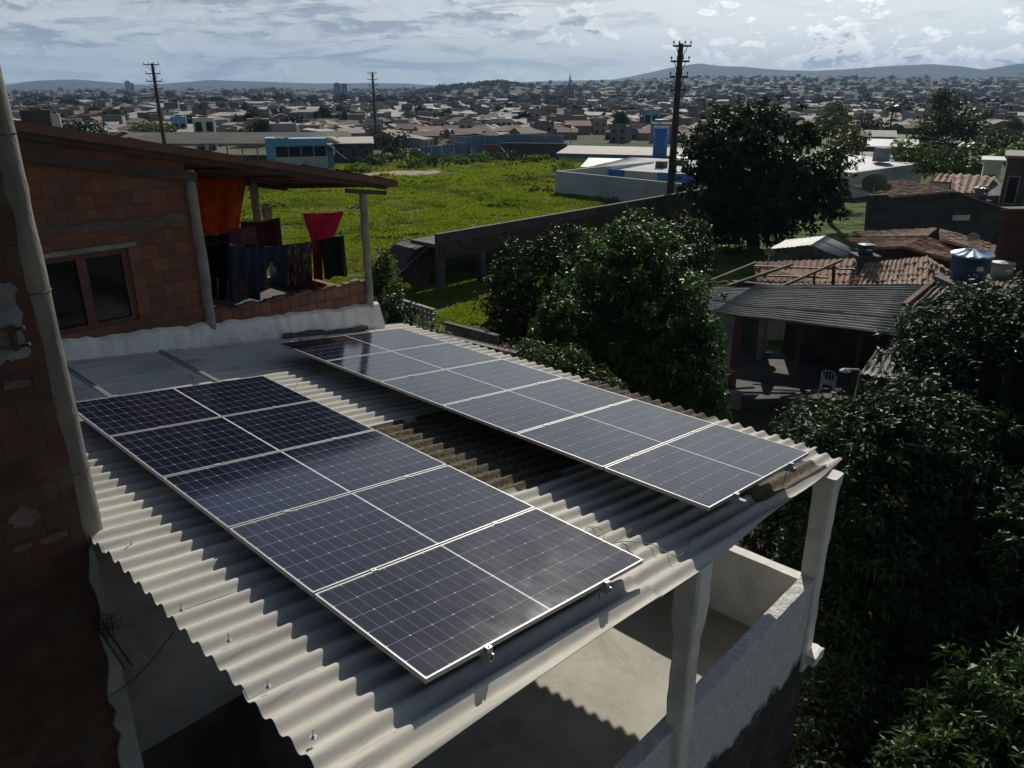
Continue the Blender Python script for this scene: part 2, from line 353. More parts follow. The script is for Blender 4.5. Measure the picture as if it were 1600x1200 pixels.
M['leaf_bright'] = leaf_mat('leaf_bright', (.06,.10,.015), (.09,.14,.02), .35, .5)
M['leaf_mid'] = leaf_mat('leaf_mid', (.026,.044,.010), (.04,.062,.013), .22, .5, SPEC=.2)
M['leaf_olive'] = leaf_mat('leaf_olive', (.055,.06,.028), (.08,.085,.04), .2, .55)
M['grass'] = leaf_mat('grass_blades', (.115,.175,.010), (.195,.24,.018), .48, .7, (.19,.25,.012), SPEC=.1)
def mottle(m):
    # dry and lush patches over the field
    t = NT(m.node_tree); b = next(n for n in t.n if n.type == 'BSDF_PRINCIPLED'); tr = next(n for n in t.n if n.type == 'BSDF_TRANSLUCENT'); o = next(n for n in t.n if n.type == 'TEX_COORD').outputs['Object']
    f1 = t.ramp(t.noise(o, .085, 6, .62, .6), .50, .66, 0, .75); f2 = t.ramp(t.noise(t.mapping(o, (1,1,1), loc=(40,7,0)), .16, 5, .6, .4), .50, .66, 0, .7)
    for s in (b.inputs['Base Color'], tr.inputs[0]):
        src = s.links[0].from_socket; c = t.mix(f1, src, (.20,.17,.045,1)); c = t.mix(f2, c, (.055,.11,.010,1)); t.put(s, c)
mottle(M['grass'])
M['weed'] = leaf_mat('weed_leaves', (.045,.085,.007), (.07,.115,.010), .4, .6, (.14,.21,.012), SPEC=.12)
M['palm'] = leaf_mat('palm_leaf', (.03,.045,.018), (.045,.06,.022), .15, .4)
def tile_mat(name, a, b_, dark, scale=1.0):
    m, t, b, o, _ = new_mat(name); geo = t.n.new('ShaderNodeNewGeometry')
    wn = t.n.new('ShaderNodeTexVoronoi'); t.put(wn.inputs['Vector'], t.mapping(o, (3.5,3.5,3.5))); wn.inputs['Scale'].default_value = scale
    cv = t.xyz(wn.outputs['Color'])[0]
    col = t.mix(cv, a, b_); col = t.mix(t.ramp(t.noise(o, 1.6, 6, .7, .4), .45, .7, 0, .85), col, dark)
    col = t.mix(t.ramp(t.noise(o, 14, 4, .7), .6, .75, 0, .5), col, (.36,.29,.22))
    t.put(b.inputs['Base Color'], col); b.inputs['Roughness'].default_value = .9; bump(t, b, t.noise(o, 20, 4), .4, .02); return m
M['tile'] = tile_mat('roof_tile_clay', (.33,.17,.105,1), (.42,.27,.19,1), (.13,.08,.055,1))
M['tile_old'] = tile_mat('roof_tile_weathered', (.33,.20,.13,1), (.43,.32,.23,1), (.14,.095,.07,1))
M['tile_dark'] = tile_mat('roof_tile_sooty', (.13,.06,.04,1), (.17,.09,.06,1), (.05,.03,.025,1))
def cloth_mat(name, c, trans=.3, var=.25, pattern=None):
    m, t, b, o, out = new_mat(name)
    n = t.noise(o, 4, 4); col = t.mix(t.ramp(n, .3, .7), mul(c, 1-var), mul(c, 1+var))
    if pattern:
        col = t.mix(t.ramp(t.noise(t.mapping(o, (9, 9, 2.5)), 1.0, 4, .6, 1.5), .48, .53), col, pattern)
    t.put(b.inputs['Base Color'], col); b.inputs['Roughness'].default_value = .9; b.inputs['Specular IOR Level'].default_value = .1
    tr = t.n.new('ShaderNodeBsdfTranslucent'); t.put(tr.inputs[0], col)
    mx = t.n.new('ShaderNodeMixShader'); mx.inputs[0].default_value = trans
    t.l.new(b.outputs[0], mx.inputs[1]); t.l.new(tr.outputs[0], mx.inputs[2]); t.l.new(mx.outputs[0], out.inputs[0]); return m
def nearwall_mat():
    # rough white paint that stops in a ragged line; bare dark render and soil-stained footing below
    m, t, b, o, _ = new_mat('parapet_render'); x, y, z = t.xyz(o)
    edge = t.math('ADD', z, t.math('MULTIPLY', t.math('SUBTRACT', t.noise(o, 2.4, 6, .7), .5), .9))
    k = t.ramp(edge, 3.02, 3.18)
    wcol = t.mix(t.ramp(t.noise(o, 6, 6, .7), .5, .75, 0, .6), (.72,.71,.68,1), (.42,.41,.38,1))
    dcol = t.mix(t.ramp(t.noise(o, 3, 5, .65), .35, .7), (.035,.03,.026,1), (.10,.085,.07,1))
    t.put(b.inputs['Base Color'], t.mix(k, dcol, wcol)); b.inputs['Roughness'].default_value = .95
    bump(t, b, t.math('ADD', t.noise(o, 18, 5, .7), t.math('MULTIPLY', t.noise(o, 5, 3), 1.5)), 1.0, .05); return m
M['parapet'] = nearwall_mat()
def haze_mat():
    m = bpy.data.materials.new('haze_air'); m.use_nodes = True; t = NT(m.node_tree); t.n.clear()
    out = t.n.new('ShaderNodeOutputMaterial'); v = t.n.new('ShaderNodeVolumePrincipled')
    v.inputs['Color'].default_value = (.40,.60,.90,1); v.inputs['Density'].default_value = HAZE; v.inputs['Anisotropy'].default_value = .1
    t.l.new(v.outputs[0], out.inputs['Volume']); return m
HAZE = 0.000115
# ================================================================== TERRAIN
def ss(a, b, x): t = np.clip((x-a)/(b-a), 0, 1); return t*t*(3-2*t)
_hx = np.array([-900,-300,0,60,120,180,230,270,330,400,460,520,580,640,700,740,790,850,900,960,1000,1040,1085,1120,1160,1210,1260,1320,1380,1450,1500,1530,1570,1600,1900,2600])
_hy = np.array([128,130,135,128,126,130,133,131,126,128,130,131,130,131,134,133,129,127,126,125,117,108,101,105,106,111,113,111,107,105,109,113,108,105,110,118])
def vnoise(x, y, s, seed=0):
    def h(ix, iy): return np.modf(np.sin(ix*127.1+iy*311.7+seed*74.7)*43758.5453)[0]
    x = np.asarray(x, float)/s; y = np.asarray(y, float)/s; ix, iy = np.floor(x), np.floor(y); fx, fy = x-ix, y-iy
    fx = fx*fx*(3-2*fx); fy = fy*fy*(3-2*fy)
    return np.abs((h(ix,iy)*(1-fx)+h(ix+1,iy)*fx)*(1-fy)+(h(ix,iy+1)*(1-fx)+h(ix+1,iy+1)*fx)*fy)
def H(x, y):
    x = np.asarray(x, float); y = np.asarray(y, float); d = np.hypot(x, y)
    yy = np.maximum(y, 1e-3); px = np.where(y > 0, 800 + FPX*x/(yy*_cp), 800 + 3000*np.sign(x))
    z = -2.5*ss(112, 140, d) - .0*d
    rise = np.interp(px, [-400, 300, 650, 950, 1150, 1500, 2200], [3, 5, 10, 34, 52, 40, 30])
    z = z + rise*ss(550, 3000, d)
    z = z + (vnoise(x, y, 230, 1)-.5)*14*ss(450, 1500, d) + (vnoise(x, y, 90, 2)-.5)*3*ss(250, 600, d)
    mx, my = -75., 1500.; z = z + 15*np.exp(-(((x-mx)/130)**2+((y-my)/160)**2))
    zr = CAMZ + (140-np.interp(px, _hx, _hy))*6500/1374.
    k = ss(4200, 6500, d)*(y > 0)
    z = z*(1-k) + zr*k + k*(1-k)*60*(vnoise(x, y, 500, 5)-.5) + k*(vnoise(x, y, 160, 6)-.5)*5
    z = z - (z+2)*ss(7000, 9000, d)*.7
    return z + 0.0
def make_terrain():
    rr = np.concatenate([[0.0], np.geomspace(2, 60, 18), np.geomspace(64, 900, 60), np.geomspace(930, 9500, 120)])
    a1 = np.linspace(-50, 50, 281); a2 = np.linspace(56, 304, 40); aa = np.radians(np.concatenate([a1, a2])); n = len(aa)
    R_, A_ = np.meshgrid(rr, aa, indexing='ij'); X = R_*np.sin(A_); Y = R_*np.cos(A_); Z = H(X, Y)
    V = np.stack([X, Y, Z], -1).reshape(-1, 3); i, j = np.meshgrid(np.arange(len(rr)-1), np.arange(n), indexing='ij')
    F = np.stack([i*n+j, (i+1)*n+j, (i+1)*n+(j+1) % n, i*n+(j+1) % n], -1).reshape(-1, 4)[:, ::-1]
    m, t, b, o, _ = new_mat('ground'); x, y, z = t.xyz(o); dist = t.vmath('LENGTH', o)
    ln = t.n.new('ShaderNodeVectorMath'); ln.operation = 'LENGTH'; t.put(ln.inputs[0], o); dist = ln.outputs['Value']
    near = t.mix(t.ramp(t.noise(o, .35, 6, .65), .38, .62), (.035,.065,.005,1), (.07,.10,.008,1))
    near = t.mix(t.ramp(t.noise(o, .12, 5, .6, .5), .60, .72, 0, .55), near, (.11,.105,.028,1))
    soil = t.mix(t.noise(o, 1.2, 5, .65), (.045,.034,.022,1), (.11,.08,.05,1))
    near = t.mix(t.ramp(dist, 21, 30, 1, 0), near, soil)
    town = t.mix(t.ramp(t.noise(o, .02, 6, .65), .4, .6), (.035,.05,.02,1), (.13,.115,.08,1))
    town = t.mix(t.ramp(t.noise(o, .006, 4), .55, .68, 0, .7), town, (.06,.09,.02,1))
    hill = t.mix(t.ramp(t.noise(o, .008, 7, .7), .40, .60), (.014,.022,.010,1), (.032,.042,.016,1))
    hill = t.mix(t.ramp(t.noise(o, .0022, 5, .6), .58, .66, 0, .7), hill, (.11,.12,.05,1))
    c = t.mix(t.ramp(dist, 125, 190), near, town); c = t.mix(t.ramp(dist, 3200, 4600), c, hill)
    t.put(b.inputs['Base Color'], c); b.inputs['Roughness'].default_value = .95; b.inputs['Specular IOR Level'].default_value = .1
    bump(t, b, t.noise(o, .03, 6, .7), 1.0, 6)
    me = np_mesh('ground', V, F, m, True); o = link_mesh('ground', me); tag(o, 'green and brown ground running out to hazy blue hills', kind='structure')
make_terrain()
# sheets lying on the ground: bare pitch and a worn footpath in the field
def ground_patch(name, poly, m, dz, n=1):
    me = MB(); c = np.mean(poly, 0); k = len(poly)
    pts = [(p[0], p[1], float(H(p[0], p[1]))+dz) for p in poly]
    me.add(pts, [tuple(range(k))]); o = me.build(name, m); return o
pp = [atz(*p, 0)[:2] for p in ((500,287),(556,273),(620,267),(692,266),(684,271),(640,277),(590,281))]
tag(ground_patch('bare_pitch', pp, M['dirt'], .03), 'patch of bare reddish earth on the green field', kind='structure')
pw = [(745,318),(757,326),(762,334),(757,343),(744,350),(735,354)]
pa = [atz(x-3.5, y, 0)[:2] for x, y in pw]; pb = [atz(x+3.5, y, 0)[:2] for x, y in pw]
mb = MB()
for i in range(len(pw)-1):
    mb.add([(*pa[i], .035), (*pb[i], .035), (*pb[i+1], .035), (*pa[i+1], .035)], [(0,1,2,3)])
tag(mb.build('footpath', M['path']), 'narrow worn footpath curving through the grass', kind='structure')

# ================================================================== ROOF FRAME (from the photographed panels)
UA = Vector((0.67565652, 0.72535339, -0.13172213)); VA = Vector((0.7300271, -0.68319334, -0.0175296)); NA = UA.cross(VA)
A0 = Vector((-4.69538959, 7.4556844, CAMZ-3.07962219))
def RL(u, v, n): return A0 + UA*u + VA*v + NA*n          # n points down
UHANG = math.atan2(UA.y, UA.x); UH = Vector((math.cos(UHANG), math.sin(UHANG), 0)); VH = Vector((UH.y, -UH.x, 0))
PL, PWD, GAP = 2.279, 1.134, .02; STEP = PWD+GAP
# ================================================================== WHITE HOUSE WITH BALCONY UNDER THE CORRUGATED ROOF
hb = UH*4.5 - VH*2.0*-1
house = empty('white_house', (0, 0, 0), UHANG, 'unfinished white plastered house with a walled balcony under a corrugated roof', 'house')
HINV = Matrix.Rotation(-UHANG, 4, 'Z')
def hl(p): return HINV @ Vector(p)                        # world -> house frame (x along UH, y = -VH)
ZF, ZW, YN, XR = 3.17, 4.31, 2.80, 8.54
def rough_grid_box(x0, x1, y0, y1, z0, z1, nx, ny, nz, amp, seed=0):
    bm = bmesh.new(); bmesh.ops.create_cube(bm, size=1)
    for v in bm.verts: v.co = Vector(((x0+x1)/2+v.co.x*(x1-x0), (y0+y1)/2+v.co.y*(y1-y0), (z0+z1)/2+v.co.z*(z1-z0)))
    for ax, n in ((0, nx), (1, ny), (2, nz)):
        lo, hi = ((x0,x1),(y0,y1),(z0,z1))[ax]
        for i in range(1, n):
            co = Vector((0,0,0)); co[ax] = lo+(hi-lo)*i/n; no = Vector((0,0,0)); no[ax] = 1
            bmesh.ops.bisect_plane(bm, geom=bm.verts[:]+bm.edges[:]+bm.faces[:], plane_co=co, plane_no=no)
    r = random.Random(seed)
    for v in bm.verts: v.co += Vector((r.uniform(-1,1), r.uniform(-1,1), r.uniform(-.6,.6)))*amp
    bmesh.ops.recalc_face_normals(bm, faces=bm.faces)
    return bm
def bm_obj(name, bm, m, parent=None, smooth=False):
    me = bpy.data.meshes.new(name); bm.to_mesh(me); bm.free()
    for x in (m if isinstance(m, list) else [m]): me.materials.append(x)
    if smooth: me.polygons.foreach_set('use_smooth', [True]*len(me.polygons))
    return link_mesh(name, me, parent)
bm_obj('balcony_wall', rough_grid_box(1.55, XR+.10, YN-.075, YN+.075, -.3, ZW, 40, 1, 24, .005, 1), M['parapet'], house)['label'] = 'long front balcony wall with ragged white paint above dark render'
bm_obj('balcony_wall', rough_grid_box(XR-.06, XR+.10, YN+.0755, 7.35, -.3, ZW-.11, 1, 18, 8, .006, 2), M['plaster'], house)['label'] = 'short side balcony wall with a smooth sunlit top'
mb = MB(); mb.box(3.35, XR-.061, YN+.0765, 7.4, ZF-.22, ZF); mb.build('floor', M['floor'], house)
def pillar(name, x, y, z0, z1, rfun, seed):
    r = random.Random(seed); prof = []; n = 22; mbp = MB(); vs = []; fs = []; k = 8
    for i in range(n+1):
        t = i/n; z = z0+(z1-z0)*t; h = rfun(t)/2
        for a, b in ((-1,-.8),(-.8,-1),(.8,-1),(1,-.8),(1,.8),(.8,1),(-.8,1),(-1,.8)):
            j = .006; vs.append((x+a*h+r.uniform(-j,j), y+b*h+r.uniform(-j,j), z))
    for i in range(n):
        for q in range(k): fs.append((i*k+q, i*k+(q+1) % k, (i+1)*k+(q+1) % k, (i+1)*k+q))
    fs += [tuple(range(k))[::-1], tuple(range(n*k, n*k+k))]
    mbp.add(vs, fs, 0, False); return mbp.build(name, M['plaster'], house)
def zroof(x, y):                                            # underside of the roof above a house-frame point
    p = UH*x - VH*y; a = RL(0, 0, .235); return a.z - ((p-a).dot(Vector((NA.x, NA.y, 0))))/NA.z
MB().box(1.5, XR-.062, 7.4015, 7.6, -.3, ZF-.021).build('base_wall', M['concrete_dark'], house); MB().box(3.15, 3.349, YN+.0765, 7.4, -.3, ZF-.001).build('inner_wall', M['concrete_dark'], house)  # floor cut away and walls darkened so this shaded corner reads black
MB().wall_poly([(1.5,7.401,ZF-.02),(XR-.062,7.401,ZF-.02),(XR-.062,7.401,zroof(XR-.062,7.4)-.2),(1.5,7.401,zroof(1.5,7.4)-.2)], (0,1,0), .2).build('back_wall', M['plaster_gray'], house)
pillar('pillar', 5.30, 2.74, ZW-1.3, zroof(5.30, 2.74)-.015, lambda t: .255 if t > .80 else (.235 if t > .77 else .195+.004*math.sin(t*17)), 3)
pillar('pillar', 8.55, 2.80, ZW-1.42, zroof(8.55, 2.80)-.015, lambda t: .275 if t > .93 else .225+.012*math.sin(t*9), 4)
bm_obj('slab_end', rough_grid_box(8.46, 8.74, 2.56, 2.70, 3.02, 3.17, 3, 3, 2, .015, 6), M['plaster'], house)
# roof: timber purlins carrying fibre-cement sheets
mb = MB()
for u, v0, v1 in ((-.45, -2.3, 5.6), (2.15, -2.3, 5.6), (4.5, -2.3, 5.6), (6.45, -2.2, 5.6)):
    mb.bar(hl(RL(u, v0, .285)), hl(RL(u, v1, .285)), .06, .10)
for v in (-2.2, 5.32): mb.bar(hl(RL(-.6, v, .385)), hl(RL(6.6, v, .385)), .07, .10)
roof = mb.build('roof', M['wood_dark'], house)
PIT, AMP = .177, .0255
def vend(u): return float(np.interp(u, [-.72, 1.6, 3.0, 6.9], [6.07, 6.0, 5.95, 5.69]))
def uright(v): return 6.58 + (v+2.4)*.058
def roof_sheet(v0, v1, u0, u1, m, dn, label=None, seed=0, right=False):
    r = np.random.default_rng(seed); nv = max(2, int(round((v1-v0)/PIT*12))); nu = 7
    vv = np.linspace(v0, v1, nv+1); V = []
    wob = r.normal(0, .0025, (nu+1,)); tilt = r.normal(0, .004); ju = r.uniform(-.025, .025)
    for side in (0, 1):
        for i in range(nu+1):
            for j, v in enumerate(vv):
                e = uright(v) if right else u1
                e = e if not (right and v > 5.5) else 6.93
                u = u0 + (e-u0)*i/nu + (ju if (right and i == nu) else 0) + (ju*.6 if i == 0 else 0)
                vq = v if v1 < 5.7 else v0+(v-v0)/(v1-v0)*(vend(u)-v0)
                nn = .2 - AMP*math.cos(2*math.pi*(vq)/PIT) + dn + wob[i] + tilt*(i/nu-.5) + .006*side
                V.append(hl(RL(u, vq, nn)))
    w = nv+1; F = []; K = (nu+1)*w; caps = []
    for i in range(nu):
        for j in range(nv):
            q = (i*w+j, i*w+j+1, (i+1)*w+j+1, (i+1)*w+j); F.append(q); F.append(tuple(K+x for x in q[::-1]))
    for j in range(nv):
        caps.append((j, j+1, K+j+1, K+j)); caps.append((nu*w+j, nu*w+j+1, K+nu*w+j+1, K+nu*w+j))
    for i in range(nu):
        caps.append((i*w, (i+1)*w, K+(i+1)*w, K+i*w)); caps.append((i*w+nv, (i+1)*w+nv, K+(i+1)*w+nv, K+i*w+nv))
    b_ = MB().add(V, F, 0, True)
    for q in caps: b_.add([V[x] for x in q], [(0, 1, 2, 3)], 0, False)
    o = b_.build('roof_sheet', m, roof, fixn=False)
    if label: o['label'] = label
    return o
bounds = [-2.45, -1.40, -.326, .736, 1.798, 2.86, 3.922, 4.984, 6.06]
for k in range(8):
    v0, v1 = bounds[k], bounds[k+1]+.05*(k < 7)
    mossy = k in (4, 5); side = .0035*(k % 2)
    roof_sheet(v0, v1, -.72, 2.25, M['fibre'] if k % 3 else M['fibre_b'], -.010+side, None, k)
    roof_sheet(v0, v1, 2.10, 4.62, M['moss'] if mossy else M['fibre'], side, 'old sheet dark with moss' if mossy else None, 20+k)
    roof_sheet(v0, v1, 4.45, 6.9, M['moss'] if mossy else M['fibre_b'] if k % 2 else M['fibre'], .009+side, 'old sheet dark with moss' if mossy else None, 40+k, True)
roof_sheet(5.36, 5.675, 4.75, 6.42, M['moss'], -.005, 'narrow mossy strip of sheet along the near eave', 77)
# threaded hook bolts with washers along the left strip
def bolt(px, py):
    d = ray(px, py); P = A0 + NA*.176; s = (P-Vector(CAM)).dot(NA)/Vector(d).dot(NA); p = Vector(CAM)+Vector(d)*s
    q = hl(p); n = Vector((0, 0, 1)); b = MB()
    b.tube([q-n*.02, q+n*.062], .0045, 6); b.tube([q+n*.0, q+n*.005], .020, 10); b.tube([q+n*.006, q+n*.016], .010, 6)
    b.build('hook_bolt', M['steel'], roof)
for p in ((206,852),(284,953),(358,1001),(419,1073),(490,1152),(300,590)): bolt(*p)

# ================================================================== SOLAR PANELS
def panel_proto():
    r = empty('solar_panel')
    mb = MB(); w, h = .011, .035
    mb.box(0, PL, -w, 0, -h, 0).box(0, PL, -PWD, -PWD+w, -h, 0).box(0, w, -PWD+w, -w, -h, 0).box(PL-w, PL, -PWD+w, -w, -h, 0)
    mb.build('frame', M['alu'], r)
    mb = MB(); mb.box(w, PL-w, -PWD+w, -w, -.006, -.0025); mb.build('cell_glass', M['cells'], r)
    mb = MB(); mb.box(PL/2-.05, PL/2+.05, -.16, -.06, -.028, -.0065); mb.build('junction_box', M['rust'], r)
    return r
proto = panel_proto()
def array_matrix(arr):
    if arr == 0: X, Y0, O = UA, VA, A0
    else:
        th = -.0122997; c, s = math.cos(th), math.sin(th)
        def map_(x, y): return A0 + UA*(c*x-s*y+3.2003) + VA*(s*x+c*y-1.15) + NA*(-.0574-.00835*x-.01705*y)
        O = map_(0, 0); X = (map_(1, 0)-O).normalized(); Y0 = (map_(0, 1)-O).normalized()
    Yv = -Y0; Z = X.cross(Yv).normalized(); Yv = Z.cross(X)
    return Matrix(((X.x, Yv.x, Z.x, O.x), (X.y, Yv.y, Z.y, O.y), (X.z, Yv.z, Z.z, O.z), (0, 0, 0, 1)))
ordn = ['first', 'second', 'third', 'fourth', 'fifth', 'sixth']
LAB = {0: ['very dark solar panel closest to the laundry house in the wide left row', 'dark solar panel second from the brick house in the left row',
           'solar panel in the middle of the five in the left row', 'solar panel next to last before the near eave in the left row',
           'solar panel at the near end of the left row, glinting clamp at its edge'],
       1: ['solar panel at the far end of the right row, half reflecting the brick house', 'solar panel second from the far end of the right row, reflecting a porch post',
           'grey shining solar panel third from the far end of the right row', 'solar panel third from the near end of the right row',
           'solar panel next to last at the near end of the right row', 'solar panel at the near corner of the right row above the tall pillar']}
for arr, n in ((0, 5), (1, 6)):
    MW = array_matrix(arr)
    for k in range(n):
        o = proto if (arr == 0 and k == 0) else copy_tree(proto)
        o.matrix_world = MW @ Matrix.Translation((0, -k*STEP, 0)) @ Matrix.Rotation(random.uniform(-.0012, .0012), 4, 'Z')
        tag(o, LAB[arr][k], 'solar panel', 'solar panels laid in two rows on the corrugated roof')
# mounting rails with their clamps and feet
RAILLAB = {(0,0): 'aluminium rail nearer the left wall, sticking out past the left panel row', (0,1): 'aluminium rail with a raised end foot beyond the left panel row',
           (1,0): 'mounting rail under the inner side of the right panel row', (1,1): 'mounting rail under the outer side of the right panel row'}
for arr, n in ((0, 5), (1, 6)):
    MW = array_matrix(arr); L = n*STEP-GAP
    for q, x in enumerate((.50, 1.76)):
        e = empty('mounting_rail', M=MW @ Matrix.Translation((x, 0, 0)), label=RAILLAB[(arr, q)], cat='rail', group='mounting rails under the solar panels')
        ext = 1.78 if arr == 0 else .25; ne = .055 if arr == 0 else (.11 if q == 0 else .07)
        mb = MB(); mb.box(-.020, .020, -L-ne, ext, -.085, -.0755).box(-.020, -.016, -L-ne, ext, -.0754, -.037).box(.016, .020, -L-ne, ext, -.0754, -.037).box(-.0159, -.008, -L-ne, ext, -.041, -.037).box(.008, .0159, -L-ne, ext, -.041, -.037)
        mb.build('rail_profile', M['alu'], e)
        for k in range(1, n):
            y = -k*STEP+GAP/2; b = MB(); b.box(-.022, .022, y-.019, y+.019, .0005, .0045).box(-.02, .02, y-.0085, y+.0085, -.036, .0004).tube([(0, y, .0046), (0, y, .012)], .006, 8)
            b.build('mid_clamp', M['alu'], e)
        for y, s in ((-L, -1), (0, 1)):
            b = MB(); b.box(-.022, .022, min(y-.010*s, y+.034*s), max(y-.010*s, y+.034*s), .0006, .0045)
            b.box(-.022, .022, min(y+.002*s, y+.008*s), max(y+.002*s, y+.008*s), -.036, .0005)
            b.box(-.022, .022, min(y+.028*s, y+.034*s), max(y+.028*s, y+.034*s), -.036, .0005)
            b.tube([(0, y+.018*s, -.03), (0, y+.018*s, .013)], .0055, 8); b.build('end_clamp', M['alu'], e)
        ys = [-.4-i*1.3 for i in range(int(L/1.3))] + [-L-ne+.10, ext-.03]
        for y in ys:
            b = MB(); drop = .155 if arr == 0 else .215 - .017*(-y)*-1*.35
            b.tube([(.030, y, -.03), (.030, y, -drop-.03)], .005, 6).box(.0215, .026, y-.02, y+.02, -.10, -.04).box(.0215, .05, y-.02, y+.02, -.105, -.1005); b.build('foot', M['steel'], e)
# loose cables on the sheets
def on_roof(px, py, n=.165):
    d = Vector(ray(px, py)); P = A0 + NA*n; c = Vector(CAM); return c + d*((P-c).dot(NA)/d.dot(NA))
def cable(name, pts, r, m, label, cat='cable', n=.165, grp='loose solar cables'):
    P = [on_roof(x, y, n) if len(p) == 2 else on_roof(x, y, p[2]) for p in pts for x, y in [p[:2]]]
    Q = []
    for i in range(len(P)-1):
        p0 = P[max(i-1, 0)]; p1 = P[i]; p2 = P[i+1]; p3 = P[min(i+2, len(P)-1)]
        for t in np.linspace(0, 1, 6, endpoint=False):
            Q.append(.5*((2*p1)+(-p0+p2)*t+(2*p0-5*p1+4*p2-p3)*t*t+(-p0+3*p1-3*p2+p3)*t**3))
    Q.append(P[-1]); c = Q[0]; o = MB().tube([q-c for q in Q], r, 6).build(name, m, loc=c); return tag(o, label, cat, grp)
M['cable_red'] = mat('cable_red', (.30,.03,.04), .5, .1, bmp=0); M['cable_green'] = mat('cable_green', (.03,.13,.07), .5, .1, bmp=0); M['cable_black'] = mat('cable_black', (.02,.02,.02), .5, .1, bmp=0)
cable('cable', [(956,850),(980,832),(1003,816),(1010,800,.10),(1008,790,.08)], .0035, M['cable_red'], 'straight red cable running from under the right panels')
cable('cable', [(943,842),(944,832),(938,826),(928,823),(917,824),(915,830)], .0035, M['cable_red'], 'short curled red cable beside the left panel row')
cable('cable', [(960,848),(978,846),(1000,848),(1022,852),(1040,862),(1056,869),(1072,862),(1078,852),(1077,840)], .0035, M['cable_green'], 'green cable looping over the white corrugations')
cable('cable', [(968,847),(976,850),(984,855),(986,862),(990,866)], .003, M['cable_green'], 'short end of green cable by the panel edge')
cable('cable', [(460,608),(466,596),(474,590),(484,585),(494,579),(504,572,.1)], .004, M['cable_black'], 'thin black lead hanging between the two panel rows')
# ================================================================== LEFT BRICK BUILDING (foreground, in shade)
M['patch'] = mat('dirty_plaster', (.17,.165,.16), .9, .2, 5, (.08,.072,.062), .6, 3, bmp=.4)
lb = empty('brick_building', (UH*1.5 - VH*5.85).to_tuple()[:2]+(0,), UHANG, 'dark unplastered brick building filling the left edge beside the round column', 'building')
# frame: x along UH, y = -VH (away), face at y=0
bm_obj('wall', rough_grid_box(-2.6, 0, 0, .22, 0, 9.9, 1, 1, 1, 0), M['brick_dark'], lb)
def ragged(x0, x1, z0, z1, amp, n, seed, sides='lrtb'):
    r = random.Random(seed); pts = []
    for i in range(n): pts.append((x0+(x1-x0)*i/n, z0 + (r.uniform(-amp, amp) if 'b' in sides else 0)))
    for i in range(n): pts.append((x1 + (r.uniform(-amp, amp) if 'r' in sides else 0), z0+(z1-z0)*i/n))
    for i in range(n): pts.append((x1-(x1-x0)*i/n, z1 + (r.uniform(-amp, amp) if 't' in sides else 0)))
    for i in range(n): pts.append((x0 + (r.uniform(-amp, amp) if 'l' in sides else 0), z1-(z1-z0)*i/n))
    return pts
lb_o = (UH*1.5 - VH*5.85)
def lbp(px, py):                                            # picture point on the wall face -> (x, z) in the wall frame
    p = Vector(atplane(px, py, tuple(lb_o), tuple(VH))); return (p-lb_o).dot(UH), p.z
_e1, _e2, _e3 = lbp(140, 872), lbp(158, 1000), lbp(190, 1190); _tz = lbp(146, 856)[1]
pts = [(x + random.Random(int(z*97)).uniform(-.03, .03), z) for x, z in [(np.interp(z, [_e3[1], _e2[1], _e1[1]], [_e3[0], _e2[0], _e1[0]]), z) for z in np.linspace(3.0, _tz, 30)]]
pts = pts + [(.0, _tz+.03), (.012, _tz-.05), (.012, 3.0)]
MB().wall_poly([(x, -.035, z) for x, z in pts], (0,1,0), .0345).build('plaster_edge', M['plaster_gray'], lb)
_a, _b = lbp(-60, 452), lbp(47, 556); pts = ragged(_a[0], _b[0], _b[1], _a[1], .018, 12, 8, 'lrtb')
MB().wall_poly([(x, -.02, z) for x, z in pts], (0,1,0), .0195).build('plaster_patch', M['patch'], lb)
# cement smears on the brick
for i, (x, z, w, h) in enumerate([(*lbp(*q), w_, h_) for q, w_, h_ in (((25,600),.11,.035),((38,808),.13,.09),((85,840),.14,.035),((35,855),.07,.03))]):
    r = random.Random(30+i); q = [(x+math.cos(a)*w*r.uniform(.6,1.1), -.008, z+math.sin(a)*h*r.uniform(.6,1.1)) for a in np.linspace(0, 2*math.pi, 14, endpoint=False)]
    MB().wall_poly(q, (0,1,0), .0075).build('mortar_smear', M['concrete_band'], lb)
# round column in front of its corner
cp = on_roof(135, 832, .2)
colm = empty('round_column', (cp.x, cp.y, cp.z), 0, 'tall round weathered concrete column standing at the roof edge', 'column')
r_ = random.Random(4); prof = []
zs = np.linspace(-.05, 4.4, 46)
for z in zs: prof.append((.118 + .003*math.sin(z*7) + r_.uniform(-.0015, .0015) + (.006 if abs(z-2.62) < .06 else 0), float(z)))
MB().lathe([(0.001, -.05)]+prof+[(.001, 4.4)], n=28).build('shaft', M['column'], colm)
for z, tl in ((1.93, .0), (2.95, .02), (.55, .01)):
    P = [(math.cos(a)*.124, math.sin(a)*.124, z+tl*math.cos(a)) for a in np.linspace(0, 2*math.pi, 25)]
    MB().tube(P, .004, 5, cap=False).build('wire_tie', M['rust'], colm)
# steel bracket bolted on the plaster patch
bk = empty('steel_bracket', lb.matrix_world @ Vector((0,0,0)), UHANG, 'dark rusty steel bracket fixed to the left wall', 'bracket')
bk.location = (lb_o.x, lb_o.y, 0)
bk.location = lb_o - lb_o.z*Vector((0,0,1)); _v = lambda px, py, y: (lbp(px, py)[0], y, lbp(px, py)[1])
mb = MB(); mb.bar(_v(14,506,-.05),_v(22,545,-.05), .035, .03).bar(_v(-30,513,-.08),_v(16,511,-.08), .022).bar(_v(-30,541,-.08),_v(20,539,-.08), .022)
mb.bar(_v(16,511,-.08),_v(27,505,-.14), .022).bar(_v(21,539,-.08),_v(36,530,-.14), .022); mb.build('arm', M['rust'], bk)
